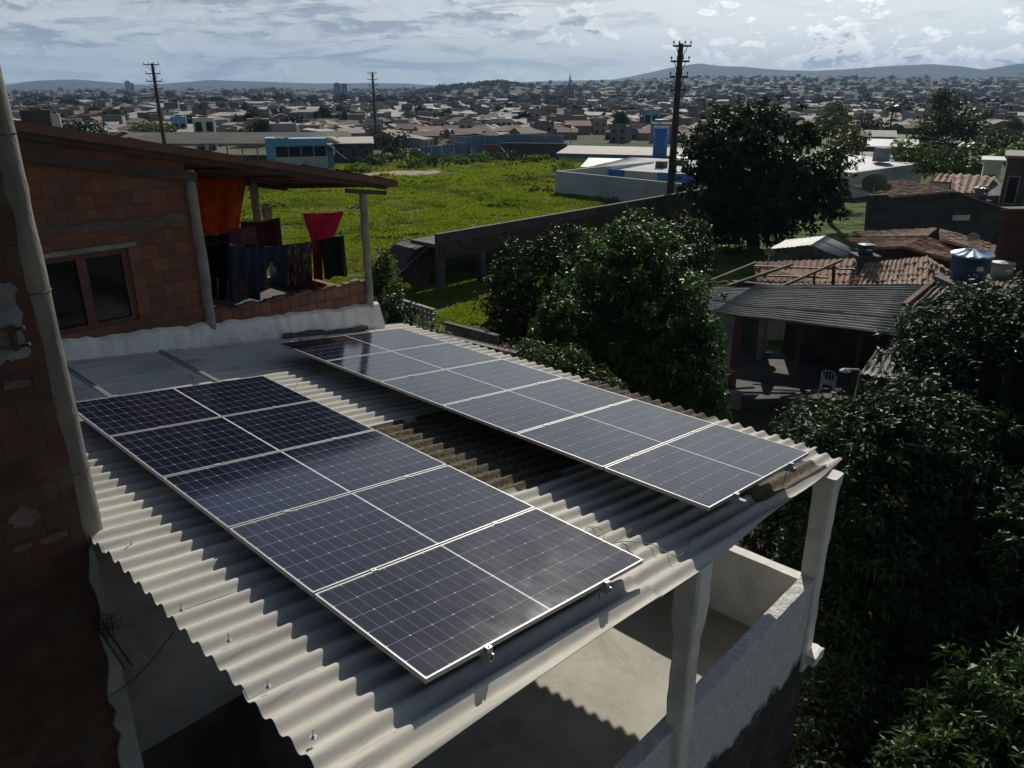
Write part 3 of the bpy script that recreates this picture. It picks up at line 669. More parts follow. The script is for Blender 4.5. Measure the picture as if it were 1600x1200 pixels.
# reinforcing bars with a tuft of dry weed, and a thin wire across the gap
Q = lambda px, py: atplane(px, py, tuple(lb_o - VH*-.15), tuple(VH))
rb = empty('rebar_stub', tuple(Q(165, 985)), 0, 'two bent reinforcing bars sticking out of the left wall with a dry weed', 'rebar')
o0 = Vector(Q(165, 985))
for a, b in (((158,985),(196,1046)), ((170,985),(206,1040))): MB().tube([Vector(Q(*a))-o0-VH*.12, Vector(Q(*b))-o0], .008, 6).build('bar', M['rust'], rb)
V = []; F = []
for i in range(170):
    c = Vector((RNG.normal(0,.05), RNG.normal(0,.05), RNG.normal(.02,.06))); d = Vector((RNG.normal(), RNG.normal(), RNG.normal()+.2)).normalized()*RNG.uniform(.04,.12); s = d.cross(Vector((0,.3,1))).normalized()*.004
    k = len(V); V += [c-s, c+s, c+d+s*.3, c+d-s*.3]; F.append((k,k+1,k+2,k+3))
link_mesh('weed', np_mesh('weed', [tuple(v) for v in V], F, M['wood_dark']), rb)
w0 = Vector(Q(168,1090)); w1 = on_roof(272, 986, .24); Pw = [w0.lerp(w1, t)-Vector((0,0,.06*math.sin(t*math.pi))) for t in np.linspace(0,1,9)]
tag(MB().tube([p-w0 for p in Pw], .0035, 5).build('tie_wire', M['cable_black'], loc=w0), 'thin dark wire stretched from the left wall to the roof edge', 'wire')

# ================================================================== BRICK HOUSE WITH PORCH (behind the roof)
FO = Vector((-5.92952636, 9.65393817, 0)); FANG = math.atan2(.73599694, .67698486)
bh = empty('brick_house', FO, FANG, 'unplastered brick house with a clay roof and open porch hung with laundry', 'house')
FD = Vector((math.cos(FANG), math.sin(FANG), 0)); FN = Vector((FD.y, -FD.x, 0))           # FN faces the camera
def fp(px, py, yin=0.):                                    # picture point on the plane yin behind the facade -> (x, z)
    p = Vector(atplane(px, py, tuple(FO - FN*yin), tuple(FN))); return (p-FO).dot(FD), p.z
def zt(x): return 9.60 - .198*x                             # underside of the tiles at the facade
x0, x1, wx0, wx1, wz0, wz1 = -1.6, 1.98, -.12, 1.03, 6.98, 8.0
T = .15; mb = MB()
def facade(pts): mb.wall_poly([(x, 0, z) for x, z in pts], (0,1,0), T)
facade([(x0,6.4),(wx0,6.4),(wx0,zt(wx0)-.14),(x0,zt(x0)-.14)]); facade([(wx0+.0001,6.4),(wx1,6.4),(wx1,wz0),(wx0+.0001,wz0)])
facade([(wx0+.0001,wz1),(wx1,wz1),(wx1,zt(wx1)-.14),(wx0+.0001,zt(wx0)-.14)]); facade([(wx1+.0001,6.4),(x1,6.4),(x1,zt(x1)-.14),(wx1+.0001,zt(wx1)-.14)])
mb.box(x1-.15, x1, T+.001, 3.0, 6.4, 8.9); mb.box(x0, x1-.151, 3.0, 3.15, 6.4, 8.8)
mb.build('wall', M['brick'], bh)
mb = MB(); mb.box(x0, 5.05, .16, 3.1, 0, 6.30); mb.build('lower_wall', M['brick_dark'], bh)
# grey concrete band and lintel
pts = ragged(-1.4, 1.93, 8.27, 8.40, .035, 16, 12, 'tb'); MB().wall_poly([(x, -.022, z-.02*x) for x, z in pts], (0,1,0), .0215).build('concrete_band', M['concrete_band'], bh)
MB().box(-.6, 1.13, -.05, .06, 8.005, 8.065).build('lintel', M['concrete'], bh)
win = MB().box(wx0+.0, wx0+.06, .03, .12, wz0, wz1).box(wx1-.09, wx1-.001, .03, .12, wz0, wz1).box(wx0+.061, wx1-.091, .03, .12, wz1-.08, wz1-.001).box(wx0+.061, wx1-.091, .03, .12, wz0+.001, wz0+.06).box(.36, .48, .02, .12, wz0+.061, wz1-.081).build('window', M['wood_red'], bh)
MB().box(wx0+.061, .359, .07, .078, wz0+.061, wz1-.081).build('pane', M['glass_dark'], win); MB().box(.481, wx1-.092, .07, .078, wz0+.061, wz1-.081).build('pane', M['glass_dark'], win)
# whitewashed ledge where the house meets the sheets
r = random.Random(9); n = 60; vs = []; fs = []
for i in range(n+1):
    x = -1.2 + (5.16+1.2)*i/n; zb = 6.63-.128*max(x,-.2)-.05; zt_ = 6.91-.098*x - .0 + r.uniform(-.025,.025); o_ = -.20+r.uniform(-.012,.012); o2 = -.03+r.uniform(-.012,.012)
    if x > 4.9: zt_ += .02
    vs += [(x,-.012,zb-.15),(x,o_,zb-.15),(x,o_,zb+.10),(x,o2-.03,zt_-.04),(x,-.0005,zt_)]
for i in range(n):
    for k in range(4): fs.append((i*5+k, i*5+k+1, i*5+5+k+1, i*5+5+k))
fs += [(0,1,2,3,4), tuple(n*5+k for k in (4,3,2,1,0))]
MB().add(vs, fs, 0, False).build('ledge', M['plaster'], bh)
pts = ragged(3.1, 4.75, 6.20, 6.33, .03, 14, 13); MB().wall_poly([(x, -.225, z-.135*(x-3.1)+.0) for x, z in pts], (0,1,0), .02).build('moss_strip', M['moss'], bh)
# porch: low brick wall, slab, posts
pw0, pw1 = 2.0, 4.99
mb = MB(); n = 18
for i in range(n):
    a, b = pw0+(pw1-pw0)*i/n, pw0+(pw1-pw0)*(i+1)/n; h = 6.87+.02*math.sin(i*2.1)
    mb.box(a+.0005, b, .0, .12, 6.1, h)
mb.box(pw1-.12, pw1, .121, 2.9, 6.1, 6.62); mb.build('porch_wall', M['brick_low'], bh)
MB().box(pw0, pw1+.02, .122, 3.05, 6.301, 6.36).build('porch_floor', M['concrete_dark'], bh)
MB().box(2.35, 4.99, 2.85, 2.99, 6.361, 6.50).build('porch_kerb', M['concrete'], bh)
def post(x, y, z0, z1, r0, m, seed):
    r = random.Random(seed); P = []; R_ = []
    for t in np.linspace(0, 1, 12): P.append((x+r.uniform(-.008,.008), y+r.uniform(-.008,.008), z0+(z1-z0)*t)); R_.append(r0*(1+r.uniform(-.06,.06)))
    return MB().tube(P, R_, 10).build('porch_post', m, bh)
post(2.03, -.02, 6.45, 8.95, .075, M['concrete'], 1); post(4.985, -.03, 6.35, 8.36, .070, M['concrete'], 2)
MB().box(2.0, 4.5, 2.70, 2.84, 6.361, 7.12).build('porch_wall', M['brick_low'], bh)
bx, bz = fp(397, 300, 2.85); post(bx, 2.85, 6.5, 8.75, .075, M['concrete'], 3)
bx2, bz2 = fp(411, 322, 2.9); MB().box(bx2-.07, bx2+.09, 2.75, 2.84, 6.501, bz2).build('chimney_stub', M['concrete'], bh)
# roof: beams, battens, clay tiles seen at a low angle
mb = MB()
def beam(xa, xb, y, dz, w, h): mb.bar((xa, y, zt(xa)+dz), (xb, y, zt(xb)+dz), w, h)
beam(-1.6, 5.45, -.05, -.085, .08, .11); beam(-1.6, 2.1, -.06, -.34, .07, .13); beam(-1.6, 5.3, 2.85, -.36, .08, .11)
for y in (0.55, 1.3, 2.05): beam(1.5, 5.4, y, -.06-.095*y, .05, .05)
mb.bar((4.60, -.10, 8.44), (5.42, -.10, 8.33), .06, .07); mb.bar((4.985,-.05,8.52),(4.985,2.9,8.25), .07, .09)
for x in (2.9, 3.9): mb.bar((x,-.05,zt(x)-.1),(x,2.9,zt(x)-.30), .05, .06)
rf = mb.build('roof', M['wood_dark'], bh)
def tile_quad(P00, P10, P11, P01, m, name, parent=None, pitch=.21, amp=.035, course=.34, seed=0, rel=(0,0,0), per=5, jit=.018, th=.0):
    """clay pan tiles: P00-P10 is the eave, P01-P11 the ridge; waves across, stepped courses up the slope"""
    P00, P10, P11, P01 = [np.array(p, float)-np.array(rel, float) for p in (P00, P10, P11, P01)]
    wd = np.linalg.norm(P10-P00); ht = np.linalg.norm(P01-P00); nw = max(2, int(wd/pitch)); nc = max(2, int(ht/course))
    nx = nw*per; r = np.random.default_rng(seed); sx = np.linspace(0, 1, nx+1); nrm = np.cross(P10-P00, P01-P00); nrm /= np.linalg.norm(nrm)
    if nrm[2] < 0: nrm = -nrm
    wave = np.cos(2*np.pi*sx*nw); tile = np.minimum((sx*nw).astype(int), nw-1)
    rows = []
    for c in range(nc):
        jt = r.normal(0, jit, nw); jn = r.normal(0, jit*.55, nw)
        for e, (tt, lift) in enumerate(((c/nc-.02, .030), ((c+1)/nc, .0))):
            t = tt + jt[tile]*(.6 if e == 0 else 0); base = (P00[None]*(1-sx)[:,None]+P10[None]*sx[:,None])*(1-t)[:,None] + (P01[None]*(1-sx)[:,None]+P11[None]*sx[:,None])*t[:,None]
            sag = -.05*np.sin(np.pi*np.clip(t,0,1))*np.sin(np.pi*sx) 
            rows.append(base + nrm[None]*(wave*amp + lift + jn[tile] + sag)[:,None])
    V = np.concatenate(rows); w = nx+1; i, j = np.meshgrid(np.arange(2*nc-1), np.arange(nx), indexing='ij')
    F = np.stack([i*w+j, i*w+j+1, (i+1)*w+j+1, (i+1)*w+j], -1).reshape(-1, 4)
    # underside sheet so that the roof is a solid layer
    lo = np.array([P00, P10, P11, P01]) - nrm*.06; k = len(V); V = np.concatenate([V, lo])
    F = np.concatenate([F, [[k+3, k+2, k+1, k]], [[0, nx, k+1, k]], [[nx, len(rows)*w-1, k+2, k+1]], [[(len(rows)-1)*w, 0, k, k+3]]])
    return link_mesh(name, np_mesh(name, V, F, m, False), parent)
tile_quad((-1.6,-.16,zt(-1.6)), (-1.6,3.2,zt(-1.6)-.30), (5.66,3.2,zt(5.66)-.30), (5.66,-.16,zt(5.66)), M['tile_dark'], 'clay_tiles', rf, .2, .03, .36, 3)
# ---------------------------------------------------------------- laundry
def cloth(name, corners, yin, m, label, cat, folds=3, fold=.03, sag=.03, seed=0, nx=26, ny=22, wavy=.02, cut=None):
    """corners = picture points tl, tr, br, bl on the line's plane"""
    c = [fp(*p, yin) for p in corners]; r = random.Random(seed); ph = r.uniform(0, 6); V = []; F = []
    for j in range(ny+1):
        t = j/ny
        for i in range(nx+1):
            s = i/nx; x = (c[0][0]*(1-s)+c[1][0]*s)*(1-t)+(c[3][0]*(1-s)+c[2][0]*s)*t; z = (c[0][1]*(1-s)+c[1][1]*s)*(1-t)+(c[3][1]*(1-s)+c[2][1]*s)*t
            z -= 1.6*sag*math.sin(math.pi*s)*(1-.6*t); z += wavy*t*math.sin(s*9+ph)
            y = yin + 1.5*fold*(.3+t)*math.sin(s*folds*2*math.pi+ph+1.1*t) + .3*fold*math.sin(s*17+3*t+ph)
            V.append((x, y, z))
    w = nx+1
    for j in range(ny):
        for i in range(nx):
            if cut and cut((i+.5)/nx, (j+.5)/ny): continue
            F.append((j*w+i, j*w+i+1, (j+1)*w+i+1, (j+1)*w+i))
    xm = sum(p[0] for p in c)/4; zb = min(p[1] for p in c); o0 = FO + FD*xm - FN*yin; org = Vector((o0.x, o0.y, zb))
    Vw = [(FO + FD*v[0] - FN*v[1]) for v in V]; Vl = [Vector((p.x, p.y, v[2])) - org for p, v in zip(Vw, V)]
    o = MB().add(Vl, F, 0, True).build(name, m, loc=org, fixn=False); md = o.modifiers.new('thickness', 'SOLIDIFY'); md.thickness = .004
    return tag(o, label, cat, 'laundry hanging in the porch')
M['c_orange'] = cloth_mat('cloth_orange', (.62,.125,.02), .42); M['c_pink'] = cloth_mat('cloth_hot_pink', (.40,.02,.075), .35)
M['c_mauve'] = cloth_mat('cloth_mauve', (.20,.085,.10), .3); M['c_maroon'] = cloth_mat('cloth_maroon', (.09,.028,.035), .3); M['c_black'] = cloth_mat('cloth_black', (.012,.011,.011), .05)
M['c_jeans'] = cloth_mat('cloth_denim', (.028,.038,.055), .08); M['c_pat'] = cloth_mat('cloth_pattern', (.045,.028,.025), .1, .2, (.16,.12,.10,1)); M['c_red'] = cloth_mat('cloth_dark_red', (.11,.022,.018), .2)
legs = lambda a, b, t0: (lambda s, t: t > t0 and abs(s-(a+b)/2) < (b-a)/2*min(1, (t-t0)*4))
cloth('blanket', [(306,276),(387,276),(374,358),(312,370)], 2.6, M['c_orange'], 'large orange blanket glowing against the light beside the brick wall', 'blanket', 2.2, .05, .02, 1)
cloth('towel', [(472,333),(537,330),(524,374),(488,378)], 2.55, M['c_pink'], 'hot pink cloth pegged by its corners near the right post', 'cloth', 1.2, .03, .012, 2)
cloth('towel', [(377,346),(436,340),(440,384),(380,388)], 1.25, M['c_maroon'], 'dark maroon towel hanging behind the mauve one', 'towel', 1.5, .03, .02, 3)
cloth('towel', [(357,357),(398,352),(402,384),(361,384)], 1.0, M['c_mauve'], 'dusty mauve towel in the middle of the upper line', 'towel', 1.3, .02, .01, 4)
cloth('skirt', [(316,368),(360,362),(359,432),(320,438)], .95, M['c_black'], 'black garment with a faint pattern hanging nearest the thick post', 'clothing', 2.5, .03, .01, 5)
cloth('leggings', [(322,420),(356,418),(352,468),(328,468)], .97, M['c_black'], 'narrow black leggings under the black garment', 'clothing', 2, .02, .0, 6, cut=legs(.44,.56,.1))
cloth('jeans', [(357,382),(404,385),(406,467),(358,471)], .55, M['c_jeans'], 'long blue denim trousers hanging left of the other pair', 'trousers', 2.5, .03, .01, 7, cut=legs(.28,.55,.55))
cloth('jeans', [(403,385),(448,382),(447,446),(404,455)], .55, M['c_jeans'], 'dark denim trousers hanging between blue jeans and patterned skirt', 'trousers', 2.5, .03, .01, 8, cut=legs(.3,.62,.35))
cloth('skirt', [(448,381),(488,376),(486,438),(446,446)], .55, M['c_pat'], 'brown patterned skirt with pleats on the front line', 'skirt', 4, .03, .01, 9)
cloth('shirt', [(486,376),(504,374),(506,436),(488,440)], .58, M['c_red'], 'narrow dark red shirt between the patterned skirt and black top', 'shirt', 1.5, .03, .005, 10)
cloth('shirt', [(501,374),(537,367),(545,430),(506,436)], .50, M['c_black'], 'black top hanging at the right end of the front line', 'shirt', 1.6, .025, .005, 11)
def cline(a, ya, b, yb, label, sag=.05):
    P = []
    for (px, py), y in ((a, ya), (b, yb)):
        x, z = fp(px, py, y); p = FO + FD*x - FN*y; P.append(Vector((p.x, p.y, z)))
    L = [P[0].lerp(P[1], t)-Vector((0,0,sag*math.sin(t*math.pi))) for t in np.linspace(0,1,13)]
    tag(MB().tube([p-P[0] for p in L], .005, 5).build('clothesline', M['cable_black'], loc=P[0]), label, 'clothesline', 'clotheslines under the porch')
cline((312,381),.55,(572,361),.1,'front clothesline carrying the jeans and the black top', .03)
cline((312,369),1.0,(436,340),1.25,'short clothesline carrying the mauve towel', .01)
cline((395,330),2.6,(570,327),2.5,'upper clothesline carrying the hot pink cloth', .01)
# ================================================================== VEGETATION BUILDERS
def unit(a): return a/np.maximum(np.linalg.norm(a, axis=-1, keepdims=True), 1e-9)
def leaf_arrays(C, D, L, Wd, r, fold=.12):
    """one folded quad per leaf: base C, direction D"""
    n = len(C); L = np.broadcast_to(np.asarray(L, float), (n,))[:,None]; Wd = np.broadcast_to(np.asarray(Wd, float), (n,))[:,None]
    R0 = unit(r.normal(size=(n, 3))+np.array([0,0,1.2])); side = unit(np.cross(D, R0)); up = unit(np.cross(side, D))
    mid = C + D*L*.5 + up*L*fold; tip = C + D*L - np.array([0,0,.12])*L
    V = np.stack([C, mid+side*Wd*.5, tip, mid-side*Wd*.5], 1).reshape(-1, 3)
    F = np.arange(4*n).reshape(-1, 4); return V, F
def blob_points(blobs, dens, r, inner=.35, lump=.35, flat=0.):
    P = []; Nn = []
    for (c, ra) in blobs:
        c = np.array(c); ra = np.array(ra); area = 4*np.pi*((ra[0]*ra[1])**1.6/3+(ra[0]*ra[2])**1.6/3+(ra[1]*ra[2])**1.6/3)**(1/1.6)
        n = int(area*dens)+4; d = unit(r.normal(size=(n, 3))); ph = r.uniform(0, 6, 6)
        k = 1 + lump*(np.sin(d[:,0]*5+ph[0])*np.sin(d[:,1]*5+ph[1])*.5 + np.sin(d[:,2]*6+ph[2]+d[:,0]*4)*.35 + np.sin(d[:,1]*11+d[:,2]*9+ph[3])*.25)
        rr = k*(1-inner*r.random(n)**2.2); keep = d[:,2] > -1+flat
        P.append((c+d*ra*rr[:,None])[keep]); Nn.append(unit(d/ra)[keep])
    return np.concatenate(P), np.concatenate(Nn)
def whorls(P, N, per, L, Wd, r, droop=.35, spread=1.0, jit=.04):
    n = len(P); ax = unit(N*.8 + np.array([0,0,.55]) + r.normal(size=(n,3))*.35)
    A = np.repeat(ax, per, 0); C = np.repeat(P, per, 0) + r.normal(size=(n*per, 3))*jit
    T = unit(np.cross(A, unit(r.normal(size=(n*per, 3))))); D = unit(A*(.45+.35*r.normal(size=(n*per,1))) + T*spread - np.array([0,0,droop]))
    l = L*r.uniform(.65, 1.15, n*per); return leaf_arrays(C, D, l, Wd*r.uniform(.8, 1.2, n*per), r)
def limb(mb, a, b, r0, r1, r, wig=.06, n=6):
    a, b = Vector(a), Vector(b); L = (b-a).length; P = []
    for i in range(n+1):
        t = i/n; P.append(a.lerp(b, t) + Vector((r.normal(), r.normal(), r.normal()*.4))*wig*L*math.sin(math.pi*t)*.6)
    mb.tube(P, [r0+(r1-r0)*i/n for i in range(n+1)], 8)
def bl(px, py, d, rx, ry, rd=None):
    c = aty(px, py, d); k = np.linalg.norm(c-CAM)/FPX*.98; return (c, (rx*k, (rd if rd else (rx+ry)/2)*k, ry*k))
def tree(name, label, cat, blobs, leaf, L, Wd, dens, per, seed, trunk=None, tr=.16, bark='bark', base=None, droop=.35, group=None, inner=.35, lump=.35, spread=1.0, fill=True, flat=0.):
    r = np.random.default_rng(seed); cs = np.array([b[0] for b in blobs])
    if base is None: base = cs.mean(0)[:2]
    base = np.array([base[0], base[1], float(H(base[0], base[1]))-.05])
    e = empty(name, base, 0, label, cat, group)
    P, N = blob_points(blobs, dens, r, inner, lump, flat); V, F = whorls(P, N, per, L, Wd, r, droop, spread)
    if fill:      # sparser, larger leaves inside keep the crown from being a hollow shell
        P2, N2 = blob_points([(c, np.array(ra)*.72) for c, ra in blobs], dens*.45, r, .6, lump); V2, F2 = whorls(P2, N2, max(3, per//2), L*1.25, Wd*1.7, r, droop, spread)
        F = np.concatenate([F, F2+len(V)]); V = np.concatenate([V, V2])
    link_mesh('crown', np_mesh('crown', V-base, F, M[leaf]), e)
    mb = MB(); top = cs[np.argmax(cs[:,2])]-base; fork = np.array([0,0,max(.5, (cs[:,2].min()-base[2])*.75)]) + np.array([top[0], top[1], 0])*.25
    limb(mb, (0,0,-.1), fork, tr, tr*.75, r, .03)
    for c, ra in blobs:
        tgt = np.array(c)-base; limb(mb, fork, tgt, tr*.6, tr*.18, r, .08)
        for q in range(3): limb(mb, fork*.3+tgt*.7, tgt+r.normal(size=3)*np.array(ra)*.55, tr*.25, tr*.06, r, .08, 4)
    mb.build('trunk', M[bark], e); return e
def bush(name, label, cat, blobs, leaf, L, Wd, dens, per, seed, group=None, droop=.2):
    r = np.random.default_rng(seed); c0 = np.mean([b[0] for b in blobs], 0); base = np.array([c0[0], c0[1], float(H(c0[0], c0[1]))])
    P, N = blob_points(blobs, dens, r, .5, .4); keep = P[:,2] > base[2]-.1; V, F = whorls(P[keep], N[keep], per, L, Wd, r, droop)
    o = link_mesh(name, np_mesh(name, V-base, F, M[leaf]), None, base); return tag(o, label, cat, group)

# ------------------------------------------------------------------ trees close to the house
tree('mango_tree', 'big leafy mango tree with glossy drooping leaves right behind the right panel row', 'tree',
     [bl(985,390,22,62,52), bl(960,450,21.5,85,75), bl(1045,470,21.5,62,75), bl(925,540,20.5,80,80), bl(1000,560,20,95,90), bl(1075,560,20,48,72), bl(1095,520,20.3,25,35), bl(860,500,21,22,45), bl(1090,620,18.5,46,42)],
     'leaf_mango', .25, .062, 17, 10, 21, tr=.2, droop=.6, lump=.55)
tree('dark_tree', 'dark leafy tree in front of the old brick stand', 'tree',
     [bl(880,395,28,62,45), bl(830,430,28,65,62), bl(800,480,27.5,55,55), bl(860,500,27,80,70), bl(790,520,26.5,38,40)], 'leaf_dark', .2, .07, 11, 9, 22, tr=.18, droop=.3)
tree('dark_tree', 'dark round tree between the mango tree and the power pole', 'tree',
     [bl(1075,385,31,44,48), bl(1040,420,31,50,60), bl(1090,450,30.5,32,55), bl(1010,370,31,40,35)], 'leaf_dark', .2, .07, 10, 9, 23, tr=.18, droop=.3)
tree('mango_tree', 'very large dark spreading tree beside the power pole', 'tree',
     [bl(1145,225,54,62,42), bl(1180,190,56,52,24), bl(1110,250,53,44,36), bl(1125,300,52,52,40), bl(1205,260,52,62,44), bl(1215,320,51,70,46), bl(1265,280,52,42,34), bl(1165,345,51,60,36), bl(1290,305,52,34,30), bl(1255,210,57,32,16), bl(1130,345,51,36,34)],
     'leaf_dark', .40, .17, 4.6, 9, 24, lump=.7, tr=.5, bark='bark_dark', droop=.3)
tree('tree', 'bushy tree with silvery fronds right of the very large dark tree', 'tree',
     [bl(1318,235,60,30,26), bl(1300,195,66,20,16), bl(1330,215,62,22,18)], 'leaf_olive', .42, .12, 3.4, 8, 25, tr=.25, droop=.3)
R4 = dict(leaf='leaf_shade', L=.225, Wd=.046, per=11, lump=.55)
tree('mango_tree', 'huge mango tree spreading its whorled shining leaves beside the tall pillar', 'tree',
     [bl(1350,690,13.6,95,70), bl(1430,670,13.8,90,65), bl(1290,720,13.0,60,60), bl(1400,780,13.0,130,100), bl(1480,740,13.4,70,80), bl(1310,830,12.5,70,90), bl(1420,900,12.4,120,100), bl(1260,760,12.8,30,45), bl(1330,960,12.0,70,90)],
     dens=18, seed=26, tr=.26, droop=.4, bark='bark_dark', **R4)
tree('mango_tree', 'tall mango tree with shining leaf tufts at the right edge of the view', 'tree',
     [bl(1500,520,17,75,60), bl(1580,505,17,70,55), bl(1445,570,16.5,55,45), bl(1560,580,16,90,70), bl(1640,560,16,80,90), bl(1500,620,15.8,70,50), bl(1590,690,15,90,90), bl(1660,720,14,90,110)],
     dens=16, seed=27, tr=.26, droop=.4, bark='bark_dark', **R4)
tree('mango_tree', 'dark mango tree below the right edge, lower leaf tufts catching the sun', 'tree',
     [bl(1560,860,12.5,110,90), bl(1620,900,11.5,100,110), bl(1480,960,11.6,80,80), bl(1580,1000,10.8,100,70), bl(1400,1040,11.3,90,70), bl(1330,1060,11.8,60,60), bl(1690,1010,10.5,110,100)],
     dens=16, seed=28, tr=.22, droop=.4, bark='bark_dark', **R4)
tree('mango_tree', 'low mango tree with long bright leaf tufts in the bottom right corner', 'tree',
     [bl(1560,1110,8.6,75,55), bl(1500,1180,8.2,75,40), bl(1600,1190,8.0,90,70), bl(1440,1220,8.0,60,40), bl(1640,1110,8.6,70,70), bl(1520,1260,7.6,130,60)],
     leaf='leaf_mango', L=.25, Wd=.045, dens=20, per=12, seed=29, tr=.12, droop=.35, bark='bark_dark', spread=.85)
tree('mango_tree', 'small dark mango tree between the tall pillar and the huge mango tree', 'tree',
     [bl(1240,860,15.2,55,80), bl(1200,800,15.5,45,55), bl(1280,990,14.5,40,60), bl(1170,770,15.8,40,40), bl(1250,760,15.5,50,50)],
     dens=17, seed=30, tr=.12, droop=.4, bark='bark_dark', **R4)
tree('shrub', 'leafy shrub rising behind the mossy edge of the roof', 'shrub', [bl(870,575,17,62,36), bl(930,610,16.6,45,36), bl(820,560,18,36,24)], 'leaf_mid', .17, .05, 26, 8, 31, tr=.05, droop=.3)
tree('shrub', 'thin straggly shrub below the small porch house', 'shrub', [bl(1265,632,19,24,16), bl(1240,655,18.5,26,18), bl(1290,650,18.5,26,18)], 'leaf_mid', .16, .045, 16, 8, 32, tr=.04, droop=.3, fill=False)
bush('dark_bush', 'dark undergrowth at the foot of the tall pillar, coloured as if in deep shade', 'bush', [bl(1330,1090,9.5,70,45), bl(1275,1165,8.9,60,45), bl(1395,1150,9.0,80,45), bl(1360,1230,8.3,90,45), bl(1270,1240,8.1,50,40)], 'leaf_dark', .17, .05, 40, 9, 36)  # added cover over bare ground; dark leaf colour stands in for shade
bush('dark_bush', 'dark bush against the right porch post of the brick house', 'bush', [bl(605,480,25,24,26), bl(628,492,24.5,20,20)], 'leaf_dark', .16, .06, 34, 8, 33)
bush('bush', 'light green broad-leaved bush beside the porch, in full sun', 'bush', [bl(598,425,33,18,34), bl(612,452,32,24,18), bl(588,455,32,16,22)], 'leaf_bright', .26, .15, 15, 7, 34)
# corn-like plants in the yard below the roof
def corn(px, py, d, h, seed, label):
    r = np.random.default_rng(seed); p = aty(px, py, d); z0 = float(H(p[0], p[1])); base = np.array([p[0], p[1], z0]); top = p[2]+h
    e = empty('corn_plant', base, 0, label, 'plant', 'corn plants in the yard')
    MB().tube([(0,0,0), (.02,.01,(top-z0)*.5), (.03,.0,top-z0)], [.02,.016,.006], 6).build('stem', M['leaf_mid'], e)
    V = []; F = []
    for i in range(16):
        z = (top-z0)*(.45+.52*i/16); a = i*2.4+r.uniform(-.3,.3); l = r.uniform(.5,.8); k = len(V); n = 6
        for q in range(n+1):
            t = q/n; w = .035*math.sin(math.pi*(.08+.9*t)); x = l*t; dz = .45*t-.75*t*t
            c = np.array([math.cos(a)*x*.8, math.sin(a)*x*.8, z+dz]); s = np.array([-math.sin(a), math.cos(a), .2])*w; V += [c-s, c+s]
        for q in range(n): F.append((k+2*q, k+2*q+1, k+2*q+3, k+2*q+2))
    link_mesh('leaves', np_mesh('leaves', V, F, M['weed'], True), e)
for i, (x, y, d, h, l) in enumerate(((640,492,21.5,.15,'corn plant nearest the dotted block wall'),(658,490,21,.25,'tall corn plant in front of the dotted block wall'),(678,498,20.5,.2,'corn plant at the right end of the dotted block wall'),(690,500,21.5,.1,'short corn plant beside the bright grass'))): corn(x, y, d, h, 40+i, l)
fl = aty(788, 545, 16.2); e = empty('flower_plant', (fl[0], fl[1], float(H(fl[0], fl[1]))), 0, 'slender plant with a pink flower head above the panel edge', 'plant')
hz_ = float(fl[2]-H(fl[0], fl[1])); MB().tube([(0,0,0),(.03,0,hz_*.5),(0,0,hz_-.06)], [.02,.012,.006], 6).build('stem', M['leaf_mid'], e)
M['petal'] = leaf_mat('petal_pink', (.30,.10,.09), (.38,.16,.13), .3, .6, (.4,.15,.12))
r = np.random.default_rng(50); P, N = blob_points([((0,0,hz_), (.13,.13,.10))], 200, r); V, F = leaf_arrays(P, N, .05, .04, r); link_mesh('flower', np_mesh('flower', V, F, M['petal']), e)
P, N = blob_points([((0,0,hz_-.35), (.22,.22,.25))], 60, r); V, F = whorls(P, N, 4, .14, .05, r); link_mesh('leaves', np_mesh('leaves', V, F, M['leaf_mid']), e)

